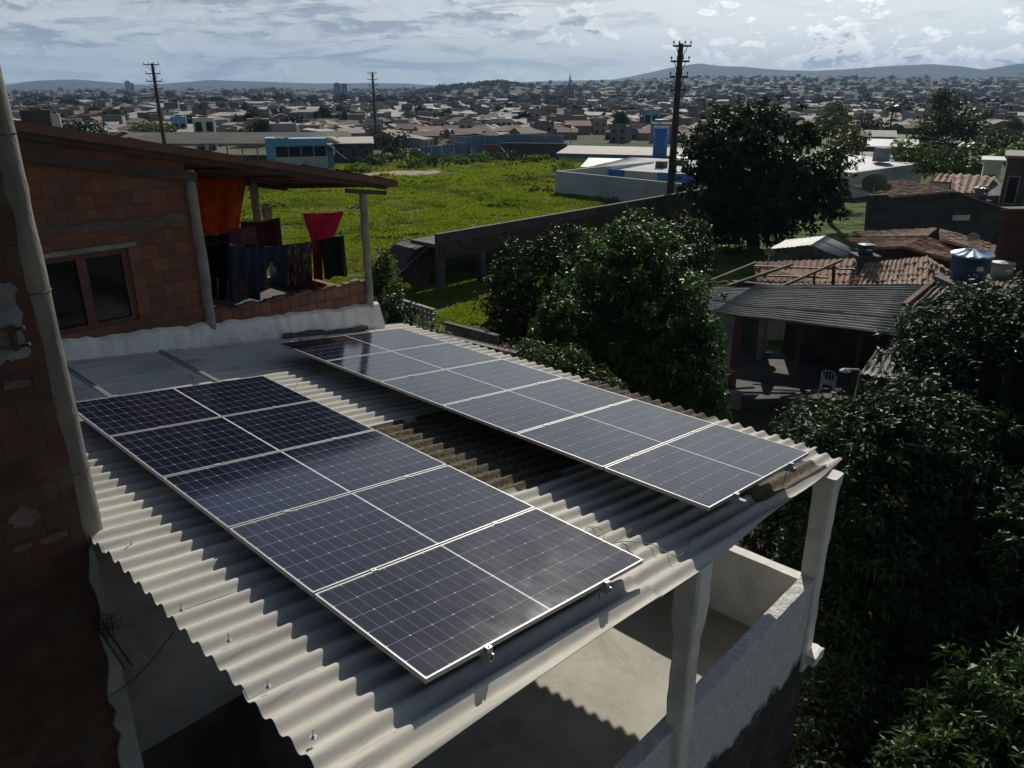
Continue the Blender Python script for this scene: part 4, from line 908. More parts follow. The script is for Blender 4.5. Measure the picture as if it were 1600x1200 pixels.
# ------------------------------------------------------------------ grass and weeds of the field (uncountable)
def field_grass():
    r = np.random.default_rng(60); pts = []
    n = 190000; px = r.uniform(330, 1420, n); py = 246+ (505-246)*r.random(n)**.85
    a = (px-800)/FPX; b = (600-py)/FPX; dy = _cp+b*_sp; dz = -_sp+b*_cp; t = -CAMZ/dz
    x = a*t; y = dy*t; ok = (y > 26) & (y < 122) & (px-800 < 260 + (y < 60)*-60); x, y = x[ok], y[ok]
    nz = vnoise(x, y, 7, 3)*.6+vnoise(x, y, 2.3, 4)*.4; d = np.hypot(x, y); bare = ((x+15)**2/85+(y-101)**2/13 < 1.0); keep = (nz > .14) & ~bare; x, y, nz, d = x[keep], y[keep], nz[keep], d[keep]
    h = np.where(nz > .66, .42, .22)*(.6+.8*r.random(len(x)))*np.clip(d/55, .75, 1.5); m = len(x)
    B = 4; C = np.repeat(np.stack([x, y, H(x, y)-.02], 1), B, 0) + r.normal(size=(m*B, 3))*np.array([.22,.22,.0]); Hh = np.repeat(h, B)
    D = unit(np.stack([r.normal(size=m*B)*.55, r.normal(size=m*B)*.55, np.ones(m*B)], 1))
    V, F = leaf_arrays(C, D, Hh, np.clip(Hh*.42, .07, .3), r); o = link_mesh('grass', np_mesh('grass', V, F, M['grass'])); tag(o, 'rough sunlit grass covering the abandoned field', 'grass', kind='stuff')
    # low weeds in clumps
    n = 2600; px = r.uniform(330, 1150, n); py = 250+(470-250)*r.random(n)**2.0; a = (px-800)/FPX; b = (600-py)/FPX; dz = -_sp+b*_cp; t = -CAMZ/dz; x = a*t; y = (_cp+b*_sp)*t
    ok = (y > 30) & (y < 118) & ~(((x+15)**2/110+(y-101)**2/22 < 1.0)) & (vnoise(x, y, 11, 8)*.7+vnoise(x, y, 3, 9)*.3 > .60); x, y = x[ok], y[ok]; m = len(x); B = 26
    s = r.uniform(.18, .55, m)*np.clip(np.hypot(x, y)/60, .7, 1.5); C = np.repeat(np.stack([x, y, H(x, y)], 1), B, 0); ss_ = np.repeat(s, B)[:,None]; d = unit(r.normal(size=(m*B, 3))); d[:,2] = np.abs(d[:,2])
    C = C + d*ss_*np.array([1.5,1.5,.85])*r.uniform(.5, 1, (m*B, 1)); V, F = leaf_arrays(C, unit(d+r.normal(size=d.shape)*.6), .30*np.clip(ss_[:,0]*2.2, .5, 1.4), .17*np.clip(ss_[:,0]*2.2, .5, 1.4), r)
    o = link_mesh('weeds', np_mesh('weeds', V, F, M['weed'])); tag(o, 'low leafy weeds scattered over the field in clumps', 'weeds', kind='stuff')
field_grass()
k = 0
for (px, py, rx, ry, d) in ((668,252,26,10,112),(708,250,22,10,116),(745,248,22,10,118),(790,249,30,9,119),(835,250,30,8,119),(640,256,22,10,108),(585,250,20,9,112),(560,262,16,7,104),(880,262,16,6,96),(640,242,24,8,122),(885,316,30,6,76),(940,322,26,5,74),(845,300,22,8,82),(822,280,20,6,92)):
    bush('bush', ['sunlit green shrub at the far edge of the field','rounded weedy shrub on the field beside the white wall'][k >= 8], 'bush', [bl(px,py,d,rx,ry), bl(px+rx*.6,py+ry*.3,d-1,rx*.6,ry*.7)], 'weed' if k % 3 else 'leaf_mid', .5*d/110, .24*d/110, 1.6*(110/d)**2, 7, 70+k,
         ['shrubs along the far edge of the field','shrubs on the field by the white wall'][k >= 8]); k += 1
bush('dark_bush', 'dark round bush at the foot of the middle power pole', 'bush', [bl(627,222,150,14,14), bl(606,225,150,16,16), bl(612,240,146,12,12)], 'leaf_dark', .5, .25, 2.2, 7, 95)

# ================================================================== OLD STAND, SHEDS AND YARD WALLS BETWEEN HOUSE AND FIELD
sa = atz(684, 366, 3.1); sb = atz(1078, 299, 3.1); sd = Vector((sb[0]-sa[0], sb[1]-sa[1], 0)); SL = sd.length+6; sang = math.atan2(sd.y, sd.x)
st = empty('old_stand', (sa[0], sa[1], 0), sang, 'long abandoned brick stand with a dark open underside', 'stand')
mb = MB(); mb.box(0, SL, 0, .25, 1.75, 3.1).box(0, SL, .2505, 2.2, 2.35, 2.55); 
for i in range(4): mb.box(0, SL, 2.2005+i*.7, 2.9+i*.7, max(0, 1.45-i*.45), 2.1-i*.45)
mb.build('tiers', M['concrete_dark'], st)
mb = MB(); mb.box(-.02, SL, -.03, -.0005, 1.75, 2.62); mb.build('brick_band', M['brick_dark'], st)
for i in range(9): MB().box(.05+i*3.0, .42+i*3.0, -.02, .35, 0, 1.748).build('pillar', M['concrete_dark'], st)
MB().box(.3, SL, 4.6, 4.8, 0, 1.7).build('back_wall', M['brick_dark'], st)
ha = atz(617, 456, 0); hut = empty('lean_to_hut', (ha[0], ha[1], 0), sang-.1, 'small dark hut with a tilted old sheet roof at the end of the stand', 'hut')
MB().wall_poly([(0,0,0),(2.25,0,0),(2.25,0,2.15),(1.5,0,2.05),(0,0,.75)], (0,1,0), 2.2).build('wall', M['brick_dark'], hut)
def corr_quad(P00, P10, P11, P01, m, name, parent=None, pitch=.177, amp=.025, rel=(0,0,0), nu=6, seed=0, th=.012, steps=0):
    """corrugated sheet: ridges parallel to P00-P10, waves along P00-P01; optional sheet laps"""
    P00, P10, P11, P01 = [np.array(p, float)-np.array(rel, float) for p in (P00, P10, P11, P01)]
    wd = np.linalg.norm(P01-P00); nw = max(2, int(wd/pitch)); nv = nw*6; r = np.random.default_rng(seed)
    nrm = np.cross(P10-P00, P01-P00); nrm /= np.linalg.norm(nrm); nrm = nrm*np.sign(nrm[2] or 1)
    s = np.linspace(0, 1, nu+1)[:,None,None]; t = np.linspace(0, 1, nv+1)[None,:,None]
    G = (P00*(1-s)+P10*s)*(1-t)+(P01*(1-s)+P11*s)*t + nrm*(amp*np.cos(2*np.pi*t*nw) + r.normal(0, .012, (nu+1,1,1)) + (.02*np.floor(t*nw/6 % 2)))
    V = np.concatenate([G.reshape(-1,3), (G-nrm*th).reshape(-1,3)]); w = nv+1; K = (nu+1)*w
    i, j = np.meshgrid(np.arange(nu), np.arange(nv), indexing='ij'); F = np.stack([i*w+j, i*w+j+1, (i+1)*w+j+1, (i+1)*w+j], -1).reshape(-1,4)
    E = [(j, j+1, K+j+1, K+j) for j in range(nv)]+[(nu*w+j, nu*w+j+1, K+nu*w+j+1, K+nu*w+j) for j in range(nv)]+[(i_*w, (i_+1)*w, K+(i_+1)*w, K+i_*w) for i_ in range(nu)]+[(i_*w+nv, (i_+1)*w+nv, K+(i_+1)*w+nv, K+i_*w+nv) for i_ in range(nu)]
    F = np.concatenate([F, F[:,::-1]+K, np.array(E)]); return link_mesh(name, np_mesh(name, V, F, m, True), parent)
corr_quad((2.4,-.2,2.22),(2.4,2.4,2.22),(-.15,2.4,.72),(-.15,-.2,.72), M['tin'], 'roof', hut, rel=(0,0,-.03))
def straight_wall(name, pa, pb, z0, z1, th, m, label, cat='wall', extra=None):
    a = np.array(pa[:2]); b = np.array(pb[:2]); d = b-a; L = float(np.hypot(*d)); e = empty(name, (a[0], a[1], z0), math.atan2(d[1], d[0]), label, cat); 
    e2 = MB().box(0, L, 0, th, 0, z1-z0).build('panel', m, e); MB().box(-.03, L+.03, -.03, th+.03, z1-z0+.0005, z1-z0+.06).build('coping', M['concrete_dark'] if m in (M['block'],) else m, e); return e, L
# hollow-block screen wall
za = aty(622, 468, 28); zb = aty(676, 473, 26.5); bw = empty('block_screen', (za[0], za[1], 0), math.atan2(zb[1]-za[1], zb[0]-za[0]), 'pale screen wall of hollow blocks with dark openings behind the corn', 'wall')
L = float(np.hypot(zb[0]-za[0], zb[1]-za[1])); hh = float(min(za[2], zb[2])); mb = MB(); mb.box(0, L, 0, .12, 0, hh-.85)
nx = 9; cw = L/nx
for j in range(4):
    for i in range(nx):
        x = i*cw; z = hh-.85+j*.21; mb.box(x+.001, x+cw*.36, 0, .12, z+.0005, z+.208); mb.box(x+cw*.36+.001, x+cw, 0, .12, z+.0005, z+.075)
mb.build('blocks', M['plaster_gray'], bw); MB().box(-.02, L+.02, -.02, .14, hh-.008, hh+.03).build('coping', M['concrete'], bw)
la = aty(695, 506, 25); lb2 = aty(775, 512, 23.5); straight_wall('yard_wall', la, lb2, 0, float(min(la[2], lb2[2])), .14, M['block'], 'low unplastered block wall beyond the roof edge, in front of the bright grass')
pa_ = [aty(686, 521, 18.0), aty(806, 549, 16.6)]; P = [Vector(p) for p in pa_]; sh = empty('yard_wall', (P[0].x, P[0].y, 0), math.atan2(P[1].y-P[0].y, P[1].x-P[0].x), 'low dark wall whose pale coping runs along the panel roof', 'wall')
L = (P[1]-P[0]).to_2d().length; dz = P[1].z-P[0].z; MB().wall_poly([(0,0,0),(L,0,0),(L,0,P[1].z-.03),(0,0,P[0].z-.03)], (0,1,0), .15).build('wall', M['concrete_dark'], sh)
MB().bar((-.1,-.13,P[0].z+.01),(L+.1,-.13,P[1].z+.01), .07, .035).build('edge_strip', M['concrete'], sh)

# ================================================================== HOUSES ON THE RIGHT
# porch house with the big old fibre-cement roof
eL, eR, tR, tL = atz(1112,489,2.95), atz(1402,524,2.95), atz(1446,446,3.2), atz(1180,447,3.2)
ph = empty('porch_house', (eL[0], eL[1], 0), math.atan2(eR[1]-eL[1], eR[0]-eL[0]), 'low house with a wide open porch under an old ribbed fibre-cement roof', 'house'); RELP = Vector((eL[0], eL[1], 0)); PA = ph.rotation_euler.z
def inP(p): return Matrix.Rotation(-PA, 4, 'Z') @ (Vector(p)-RELP)
def corr_in(parent, fn, quad, m, name, **kw): return corr_quad(*[tuple(fn(p)) for p in quad], m, name, parent, **kw)
corr_in(ph, inP, (eL, eR, tR, tL), M['tin'], 'roof', seed=3, amp=.035)['label'] = 'broad ribbed roof over the porch'
corr_in(ph, inP, (atz(1060,484,2.9), atz(1140,489,2.9), atz(1188,449,3.1), atz(1093,448,3.1)), M['tin'], 'roof', seed=4)['label'] = 'lower ribbed sheets at the left end'
LP = float(np.hypot(eR[0]-eL[0], eR[1]-eL[1])); zf = .35
mb = MB(); mb.box(-.3, LP+1.5, -.6, 5.0, -.2, zf); mb.build('floor', M['concrete_dark'], ph)  # floor and back wall in dark concrete to deepen the porch shade
for q_ in ((.0,.75,.15,.35,zf,2.9),(1.1,1.3,3.6,4.79,zf,2.95),(LP+.9,LP+1.1,.4,4.79,zf,2.8)): MB().box(*q_).build('wall', M['plaster_gray'], ph)
MB().wall_poly([(-.3,4.8,zf),(.9,4.8,zf),(.9,4.8,2.2),(1.9,4.8,2.2),(1.9,4.8,zf),(LP+1.5,4.8,zf),(LP+1.5,4.8,3.0),(-.3,4.8,3.0)], (0,1,0), .2).build('back_wall', M['concrete_dark'], ph)
MB().box(.7505, 1.0, .16, .36, zf, 2.88).build('pillar', M['brick'], ph); MB().box(2.55, 2.7, 3.0, 3.2, zf, 3.0).build('pillar', M['wood'], ph); MB().box(4.6, 4.75, .3, .45, zf, 2.9).build('pillar', M['wood_dark'], ph)
MB().box(-.6, 1.4, -.9, -.75, .0, .62).build('kerb', M['concrete'], ph)
# loose rafters standing over the tile roof behind
rf_ = empty('bare_rafters', tuple(atz(1240,448,3.1)), 0, 'grey timber rafters laid over posts above the broken tile roof', 'rafters'); o_ = Vector(atz(1240,448,3.1)); mb = MB()
for a, b, za_, zb_ in (((1092,446),(1180,411),3.1,3.7),((1136,447),(1238,413),3.1,3.75),((1218,449),(1316,406),3.15,3.8)): MB().bar(Vector(atz(*a, za_))-o_, Vector(atz(*b, zb_))-o_, .09, .09).build('rafter', M['wood'], rf_)
for n_, a, b, w_ in (('batten',(1178,416,3.55),(1336,421,3.55),.06),('batten',(1200,431,3.35),(1295,434,3.35),.06),('post',(1302,444,2.7),(1303,417,3.6),.12),('post',(1272,455,2.5),(1272,432,3.4),.08)): MB().bar(Vector(atz(*a))-o_, Vector(atz(*b))-o_, w_).build(n_, M['wood_red'], rf_)
def tile_house(name, label, quads, wall_m='plaster_gray', tile='tile_old', zb=0., cat='house', walls=(), seed=0, **kw):
    """quads: list of four (px,py,z) corners eave-left, eave-right, ridge-right, ridge-left"""
    Q = [[Vector(atz(*p)) for p in q] for q in quads]; c = sum((p for q in Q for p in q), Vector())/(4*len(Q)); e = empty(name, (c.x, c.y, zb), 0, label, cat); rel = Vector((c.x, c.y, zb))
    for i, q in enumerate(Q): tile_quad(*[tuple(p-rel) for p in q], M[tile], 'roof', e, seed=seed+i, **kw)
    for (pa, pb, za, zb2, th) in walls:
        a = Vector(atz(*pa))-rel; b = Vector(atz(*pb))-rel; n = Vector((-(b-a).y, (b-a).x, 0)).normalized()
        MB().wall_poly([(a.x,a.y,0),(b.x,b.y,0),(b.x,b.y,b.z),(a.x,a.y,a.z)], n, th).build('wall', M[wall_m], e)
    return e, rel
tile_house('tile_roof_house', 'tile roof patched and sagging right behind the bare rafters', [[(1183,449,2.4),(1322,452,2.4),(1333,404,3.15),(1178,409,3.15)], [(1322,452,2.4),(1347,440,2.3),(1358,413,2.7),(1333,404,3.15)]], walls=[((1183,450,2.25),(1322,453,2.25),0,0,.2)], seed=11, tile='tile')
tile_house('tile_roof_house', 'low tile roof with many loose pale tiles next to the grey porch roof', [[(1335,446,2.4),(1446,446,2.4),(1448,400,3.15),(1352,411,3.0)], [(1446,446,2.4),(1480,430,2.3),(1486,424,2.4),(1448,400,3.15)]], walls=[((1335,447,2.25),(1446,447,2.25),0,0,.2)], seed=14, jit=.035)
tile_house('tile_roof_house', 'red tile roof with a clear ridge just left of the blue tank lid', [[(1320,373,2.9),(1366,388,2.9),(1413,386,3.1),(1443,370,3.1)], [(1483,407,2.75),(1508,388,2.75),(1443,370,3.1),(1413,386,3.1)]], walls=[((1368,390,2.8),(1413,388,2.95),0,0,.2),((1413,388,2.95),(1483,409,2.65),0,0,.2)], wall_m='brick_dark', seed=17, tile='tile')
tile_house('tile_roof_house', 'long tile roof directly under the dark gable wall', [[(1334,363,2.95),(1352,371,2.95),(1448,369,3.2),(1464,357,3.2)], [(1577,407,2.8),(1582,391,2.85),(1468,358,3.2),(1470,374,3.15)]], walls=[((1352,373,2.85),(1448,371,3.05),0,0,.2),((1472,376,3.0),(1577,409,2.7),0,0,.2)], wall_m='brick_dark', seed=20)
# grey sheet gable
g = [Vector(atz(*p)) for p in ((1202,389,2.55),(1268,383,3.1),(1291,369,3.1),(1228,375,2.55),(1318,404,2.3),(1352,398,2.3),(1332,386,2.6))]
gh = empty('sheet_roof_house', (g[0].x, g[0].y, 0), 0, 'small house with a grey sheet gable roof behind the tile roofs', 'house'); rel = Vector((g[0].x, g[0].y, 0))
corr_quad(*[tuple(p-rel) for p in (g[0], g[3], g[2], g[1])], M['tin_gray'], 'roof', gh, pitch=.25, amp=.012)['label'] = 'left slope of the grey gable'
corr_quad(*[tuple(p-rel) for p in (g[1], g[4], g[5], g[2])], M['tin_gray'], 'roof', gh, pitch=.25, amp=.012)['label'] = 'right slope of the grey gable'
a, b, c = g[0]-rel, g[1]-rel, g[4]-rel; MB().wall_poly([(a.x,a.y,0),(c.x,c.y,0),(c.x,c.y,c.z-.03),(b.x,b.y,b.z-.03),(a.x,a.y,a.z-.03)], (0.1,1,0), .15).build('wall', M['concrete_dark'], gh)
# big dark gable wall
D = 54.; dg = [Vector(aty(*p, D)) for p in ((1357,305),(1388,309),(1490,300),(1592,335),(1580,382),(1352,372))]
dw = empty('gable_house', (dg[0].x, D, 0), 0, 'large house turning a broad dark gable wall to the yard, clay tiles along its top', 'house'); rel = Vector((dg[0].x, D, 0))
pts = [p-rel for p in dg]; MB().wall_poly([(pts[5].x,0,0),(pts[3].x,0,0),tuple(pts[3]),tuple(pts[2]),tuple(pts[1]),(pts[1].x-.01,0,pts[0].z+.05),tuple(pts[0])], (0,1,0), .25).build('wall', M['concrete_dark'], dw)
tile_quad(tuple(pts[1]+Vector((0,-.25,.05))), tuple(pts[1]+Vector((0,7,.05))), tuple(pts[2]+Vector((0,7,.05))), tuple(pts[2]+Vector((0,-.25,.05))), M['tile_old'], 'roof', dw, seed=23)
tile_quad(tuple(pts[3]+Vector((.2,7,.03))), tuple(pts[3]+Vector((.2,-.25,.03))), tuple(pts[2]+Vector((0.01,-.25,.05))), tuple(pts[2]+Vector((.01,7,.05))), M['tile'], 'roof', dw, seed=24)
q0, q1 = Vector(aty(1489,336,D))-rel, Vector(aty(1514,344,D))-rel; MB().box(q0.x, q1.x, -.04, -.001, q1.z, q0.z).build('plaster_patch', M['plaster'], dw)
q0, q1 = Vector(aty(1590,338,D-.4))-rel, Vector(aty(1582,378,D-.4))-rel; MB().bar(q0, (q0.x, q0.y, q1.z), .18).build('corner_post', M['plaster_gray'], dw)
# tiled house and little white house farther back
e, rel = tile_house('tile_roof_house', 'tile roof of bright rounded tiles in rows, far right behind the gable wall', [[(1452,284,2.6),(1484,286,2.6),(1490,272,3.2),(1463,270,3.2)], [(1486,302,2.3),(1535,303,2.3),(1556,276,3.3),(1488,271,3.35)]], walls=[((1452,285,2.5),(1484,287,2.5),0,0,.2),((1486,303,2.2),(1535,304,2.2),0,0,.2)], wall_m='plaster', seed=27, pitch=.42, amp=.075, course=.55)
a, b, c = [Vector(atz(*p))-rel for p in ((1535,306,2.2),(1556,277,3.2),(1580,305,2.1))]; MB().wall_poly([(a.x,a.y,0),(c.x,c.y,0),tuple(c),tuple(b),tuple(a)], (.2,1,0), .2).build('wall', M['plaster_gray'], e)
def box_house(name, label, p0, p1, d, depth, zb, roof_m, wall_m, roof='flat', win=2, cat='house', ang=None):
    a = Vector(aty(*p0, d)); b = Vector(aty(*p1, d)); ang = -.95*math.atan2((a.x+b.x)/2, d) if ang is None else ang; w = (b.x-a.x)*math.cos(ang); h = a.z-zb; e = empty(name, (a.x, d, zb), ang, label, cat)
    MB().box(0, w, 0, depth, 0, h).build('wall', M[wall_m], e)
    if roof == 'flat': MB().box(-.25, w+.25, -.25, depth+.25, h+.001, h+.16).build('roof', M[roof_m], e)
    else: MB().slab([(-.3,-.3,h-.05),(w+.3,-.3,h-.05),(w+.3,depth+.3,h+.6),(-.3,depth+.3,h+.6)], .08).build('roof', M[roof_m], e)
    for i in range(win):
        x = w*(i+.5)/win-.4; f = MB().box(x, x+.8, -.05, -.001, h*.35, h*.75).build('window', M['plaster_gray'], e); MB().box(x+.08, x+.72, -.06, -.0505, h*.35+.08, h*.75-.08).build('pane', M['black_hole'], f)
    return e, w, h
box_house('small_white_house', 'small white flat-roofed house between the trees and the dark far right house', (1539,252), (1566,252), 68, 4, 0, 'white', 'white', win=1)
box_house('dark_house', 'dark two-storey house with a flat brown roof at the far right edge', (1576,246), (1640,246), 60, 6, 0, 'concrete', 'concrete_dark', win=2)
e = empty('brick_column', tuple(atz(1600,450,1.5))[:2]+(0,), .1, 'reddish brick wall end rising at the right edge beside the white tank', 'wall'); a = aty(1577,330,27.5); z1 = float(a[2]); e.location = (a[0], 27.5, 0)
MB().box(0, 2.2, 0, .25, 0, z1).build('panel', M['brick_dark'], e); MB().box(-.1, 2.3, -.1, .4, z1+.001, z1+.10).build('coping', M['tile_dark'], e)
# brown ribbed roof with the water tanks
q = [atz(1415,478,3.6), atz(1650,520,3.0), atz(1650,450,3.9), atz(1472,432,3.95)]
tr_ = empty('tank_house', (q[0][0], q[0][1], 0), 0, 'house under a brown ribbed roof that carries the blue water tank', 'house'); rel = Vector((q[0][0], q[0][1], 0))
corr_quad(*[tuple(Vector(p)-rel) for p in (q[0], q[3], q[2], q[1])], M['tin_brown'], 'roof', tr_, pitch=.2, amp=.03, seed=9)
a, b = Vector(q[0])-rel, Vector(q[1])-rel; MB().wall_poly([(a.x+.2,a.y+.3,0),(b.x,b.y+.3,0),(b.x,b.y+.3,b.z-.1),(a.x+.2,a.y+.3,a.z-.1)], (0,1,0), .2).build('wall', M['plaster_gray'], tr_)
MB().bar(Vector(q[0])-rel+Vector((-.05,0,.04)), Vector(q[3])-rel+Vector((-.05,0,.04)), .16, .10).build('verge', M['tile_dark'], tr_)
tb = Vector(aty(1511,438,25.0)); MB().box(tb.x-rel.x-.75, tb.x-rel.x+.75, 25-rel.y-.7, 25-rel.y+.7, tb.z-.9, tb.z-.002).build('tank_stand', M['concrete_dark'], tr_)
def tank(label, base, r, h, m, lidm, lid=True, name='water_tank'):
    e = empty(name, base, 0, label, 'water tank'); MB().lathe([(0.001,0),(r*.86,0),(r*.92,h*.5),(r*.99,h*.96),(r*1.03,h*.965),(r*1.03,h),(r*.2,h)], n=32).build('body', M[m], e)
    if lid:
        n = 48; vs = [(0,0,h+.20*r/.6)]; fs = []
        for rr, z in ((.35,.155),(1.06,.03),(1.06,-.03)):
            for k in range(n):
                a = 2*math.pi*k/n; zz = h+z*r/.6+(.022*math.cos(12*a) if z > 0 else 0); vs.append((r*rr*math.cos(a), r*rr*math.sin(a), zz))
        for k in range(n): fs.append((0, 1+k, 1+(k+1) % n))
        for q_ in range(2):
            for k in range(n): fs.append((1+q_*n+k, 1+(q_+1)*n+k, 1+(q_+1)*n+(k+1) % n, 1+q_*n+(k+1) % n))
        MB().add(vs, fs, 0, False).build('lid', M[lidm], e)
    MB().box(-.1, .1, -r*.955-.01, -r*.90, h*.5, h*.66).build('sticker', M['white'], e); return e
tank('large blue water tank with a pale ribbed lid on the brown roof', tuple(tb), .60, .86, 'tank_blue', 'tank_lid')
p = Vector(aty(1563,433,26.5)); tank('small whitish open water tank right of the blue tank', tuple(p), .37, .52, 'tank_white', 'tank_white', False); MB().box(p.x-rel.x-.5, p.x-rel.x+.5, p.y-rel.y-.5, p.y-rel.y+.5, p.z-1.0, p.z-.002).build('tank_stand', M['concrete_dark'], tr_)
p = Vector(aty(1352,397,33.5)); tank('half hidden blue-grey tank beside the grey sheet gable', tuple(p), .36, .42, 'tank_blue', 'tank_lid', False); MB().box(p.x-.5, p.x+.5, p.y-.5, p.y+.5, 0, p.z-.003).build('tank_plinth', M['concrete_dark'])
tag(bpy.data.objects['tank_plinth'], 'dark block carrying the half hidden blue-grey tank', 'plinth')
p = Vector(aty(1531,312,59)); tank('small dark blue tank near the rounded-tile roof', tuple(p), .48, .85, 'tank_blue', 'tank_blue', True); o = MB().box(-.6, .6, -.6, .6, 0, p.z-.003).build('tank_plinth', M['concrete_dark'], loc=(p.x, p.y, 0)); tag(o, 'dark block under the small dark blue tank', 'plinth')
# satellite dishes
def dish(px, py, d, r, label, pole=1.2, tilt=35, az=160):
    p = Vector(aty(px, py, d)); e = empty('satellite_dish', (p.x, p.y, p.z-pole), 0, label, 'satellite dish'); b = MB(); R_ = Matrix.Translation((0,0,pole)) @ Matrix.Rotation(rad(az), 4, 'Z') @ Matrix.Rotation(rad(90-tilt), 4, 'X')
    n = 28; vs = [R_ @ Vector((0,0,0))]; fs = []
    for i in range(1, 6):
        rr = r*i/5
        for k in range(n): a = 2*math.pi*k/n; vs.append(R_ @ Vector((rr*math.cos(a), rr*math.sin(a), .28*rr*rr/r)))
    for k in range(n): fs.append((0, 1+k, 1+(k+1) % n))
    for i in range(4):
        for k in range(n): fs.append((1+i*n+k, 1+(i+1)*n+k, 1+(i+1)*n+(k+1) % n, 1+i*n+(k+1) % n))
    o = MB().add(vs, fs, 0, True).build('reflector', M['dish'], e, fixn=False); md = o.modifiers.new('thickness', 'SOLIDIFY'); md.thickness = .015
    MB().tube([(0,0,0),(0,0,pole-.02)], .035, 8).build('mast', M['steel'], e); b = MB()
    for k in range(3): a = 2*math.pi*k/3; b.tube([R_ @ Vector((r*.95*math.cos(a), r*.95*math.sin(a), .26*r)), R_ @ Vector((0,0,.62*r))], .012, 5)
    b.tube([R_ @ Vector((0,0,.56*r)), R_ @ Vector((0,0,.68*r))], .05, 8); b.build('feed_arm', M['steel'], e); return e
dish(1366, 289, 53.5, .80, 'large grey mesh satellite dish above the left end of the dark gable wall', .9)
dish(1385, 294, 53.6, .34, 'small satellite dish low beside the large mesh dish', .5)
dish(1521, 372, 36.5, .26, 'small pale dish on the long tile roof above the blue tank', .5)
dish(1202, 395, 31.5, .22, 'small dish at the left foot of the grey sheet gable', .7)
# street lamp, chair, little awning
p = Vector(aty(1334, 616, 20.2)); lp = empty('porch_lamp', (p.x, p.y, 0), 0, 'white bent pipe lamp with a round shade in front of the porch', 'lamp'); zt_ = float(aty(1339,580,20.2)[2]); xs = float(aty(1321,577,20.2)[0]-p.x)
MB().tube([(0,0,0),(0.02,0,zt_*.6),(.08,0,zt_),(.0,0,zt_+.05),(xs,0,zt_+.06)], .028, 8).build('pipe', M['plastic_white'], lp)
MB().lathe([(.02,.05),(.05,.03),(.15,-.03),(.16,-.05),(.001,-.02)], (xs,0,zt_+.05), 20).build('shade', M['plastic_white'], lp)
def chair(p, rz):
    e = empty('plastic_chair', p, rz, 'white plastic chair on the dark porch floor', 'chair')
    MB().box(-.22,.22,-.22,.22,.42,.45).build('seat', M['plastic_white'], e)
    b = MB(); b.tube([(-.2,.21,.451),(-.2,.25,.85),(-.1,.27,.93),(.1,.27,.93),(.2,.25,.85),(.2,.21,.451)], .018, 8)
    for x in (-.1,0,.1): b.bar((x,.225,.452),(x,.262,.92), .035, .012)
    b.build('backrest', M['plastic_white'], e)
    for x in (-1,1):
        for y in (-1,1): MB().tube([(x*.19,y*.19,.419),(x*.24,y*.24,0)], .02, 8).build('leg', M['plastic_white'], e)
        MB().tube([(x*.21,-.19,.451),(x*.22,-.19,.64),(x*.22,.2,.66)], .018, 8).build('armrest', M['plastic_white'], e)
p = atz(1291,616,zf); chair((p[0],p[1],zf+.001), 2.6)
aw = [Vector(aty(*q_)) for q_ in ((1345,583,19.6),(1412,596,19.2),(1420,556,20.6),(1371,545,20.8))]; ae = empty('ribbed_awning', (aw[0].x, aw[0].y, 0), 0, 'small pale ribbed awning sheet half hidden by the mango leaves', 'awning'); rel = Vector((aw[0].x, aw[0].y, 0))
corr_quad(*[tuple(p-rel) for p in (aw[0], aw[3], aw[2], aw[1])], M['tin'], 'sheet', ae, pitch=.177, amp=.03)
for p in aw: q_ = p-rel; MB().tube([(q_.x,q_.y,0),(q_.x,q_.y,q_.z-.03)], .03, 6).build('post', M['wood'], ae)
# white walled compound on the right, beyond the field
fa, fb = atz(1336,309,0), atz(1436,296,0); ww = empty('white_building', (fa[0], fa[1], 0), math.atan2(fb[1]-fa[1], fb[0]-fa[0]), 'long low white building with a pale roof beyond the right houses', 'building'); L = float(np.hypot(fb[0]-fa[0], fb[1]-fa[1]))
MB().wall_poly([(-1,0,0),(L,0,0),(L,0,2.75),(-1,0,2.45)], (0,1,0), 9).build('wall', M['wall_white_far'], ww); MB().slab([(-1.1,.3,2.46),(L,.3,2.76),(L,9.2,3.1),(-1.1,9.2,2.8)], .05).build('roof', M['tin_gray'], ww)
MB().box(L*.62, L*.62+1.3, 2, 3.2, 2.9, 4.3).build('roof_box', M['plaster_gray'], ww)
# ================================================================== POWER POLES
def power_pole(px, d, py_top, arms, label, r0, r1):
    p = aty(px, 250, d); x = p[0]; zb = float(H(x, d))-.1; zt_ = float(aty(px, py_top, d)[2]); h = zt_-zb
    e = empty('power_pole', (x, d, zb), 0, label, 'power pole', 'power poles crossing the field')
    MB().tube([(0,0,0),(0,0,h*.5),(0,0,h)], [r0,(r0+r1)/2,r1], 10).build('shaft', M['pole'], e)
    for i, (py, w0, w1, ins) in enumerate(arms):
        z = float(aty(px, py, d)[2])-zb; b = MB(); b.bar((w0, -r1-.06, z), (w1, -r1-.06, z), .11, .13)
        for s in (w0, w1):
            b.tube([(s*.62, -r1-.06, z-.05), (0, -r1-.02, z-1.05)], .03, 5)
        b.build('crossarm', M['pole'], e)
        if ins:
            for x_ in np.linspace(w0*.94, w1*.94, ins): MB().lathe([(.02,0),(.02,.10),(.075,.12),(.075,.17),(.05,.19),(.05,.26),(.001,.30)], (x_, -r1-.06, z+.066), 8).build('insulator', M['insul'], e)
    return e
power_pole(1051, 62, 68, ((72,-.62,.72,4),(96,-.72,.66,4),(120,-.72,.62,4),(141,-.62,.55,2)), 'thick dark power pole nearest of the three, with four short crossarms', .34, .19)
power_pole(261, 118, 99, ((101,-1.15,1.1,4),(115,-1.05,1.1,3),(127,-1.1,1.2,3),(139,-.9,1.15,2)), 'dark power pole standing in front of the long shed roof on the left', .34, .2)
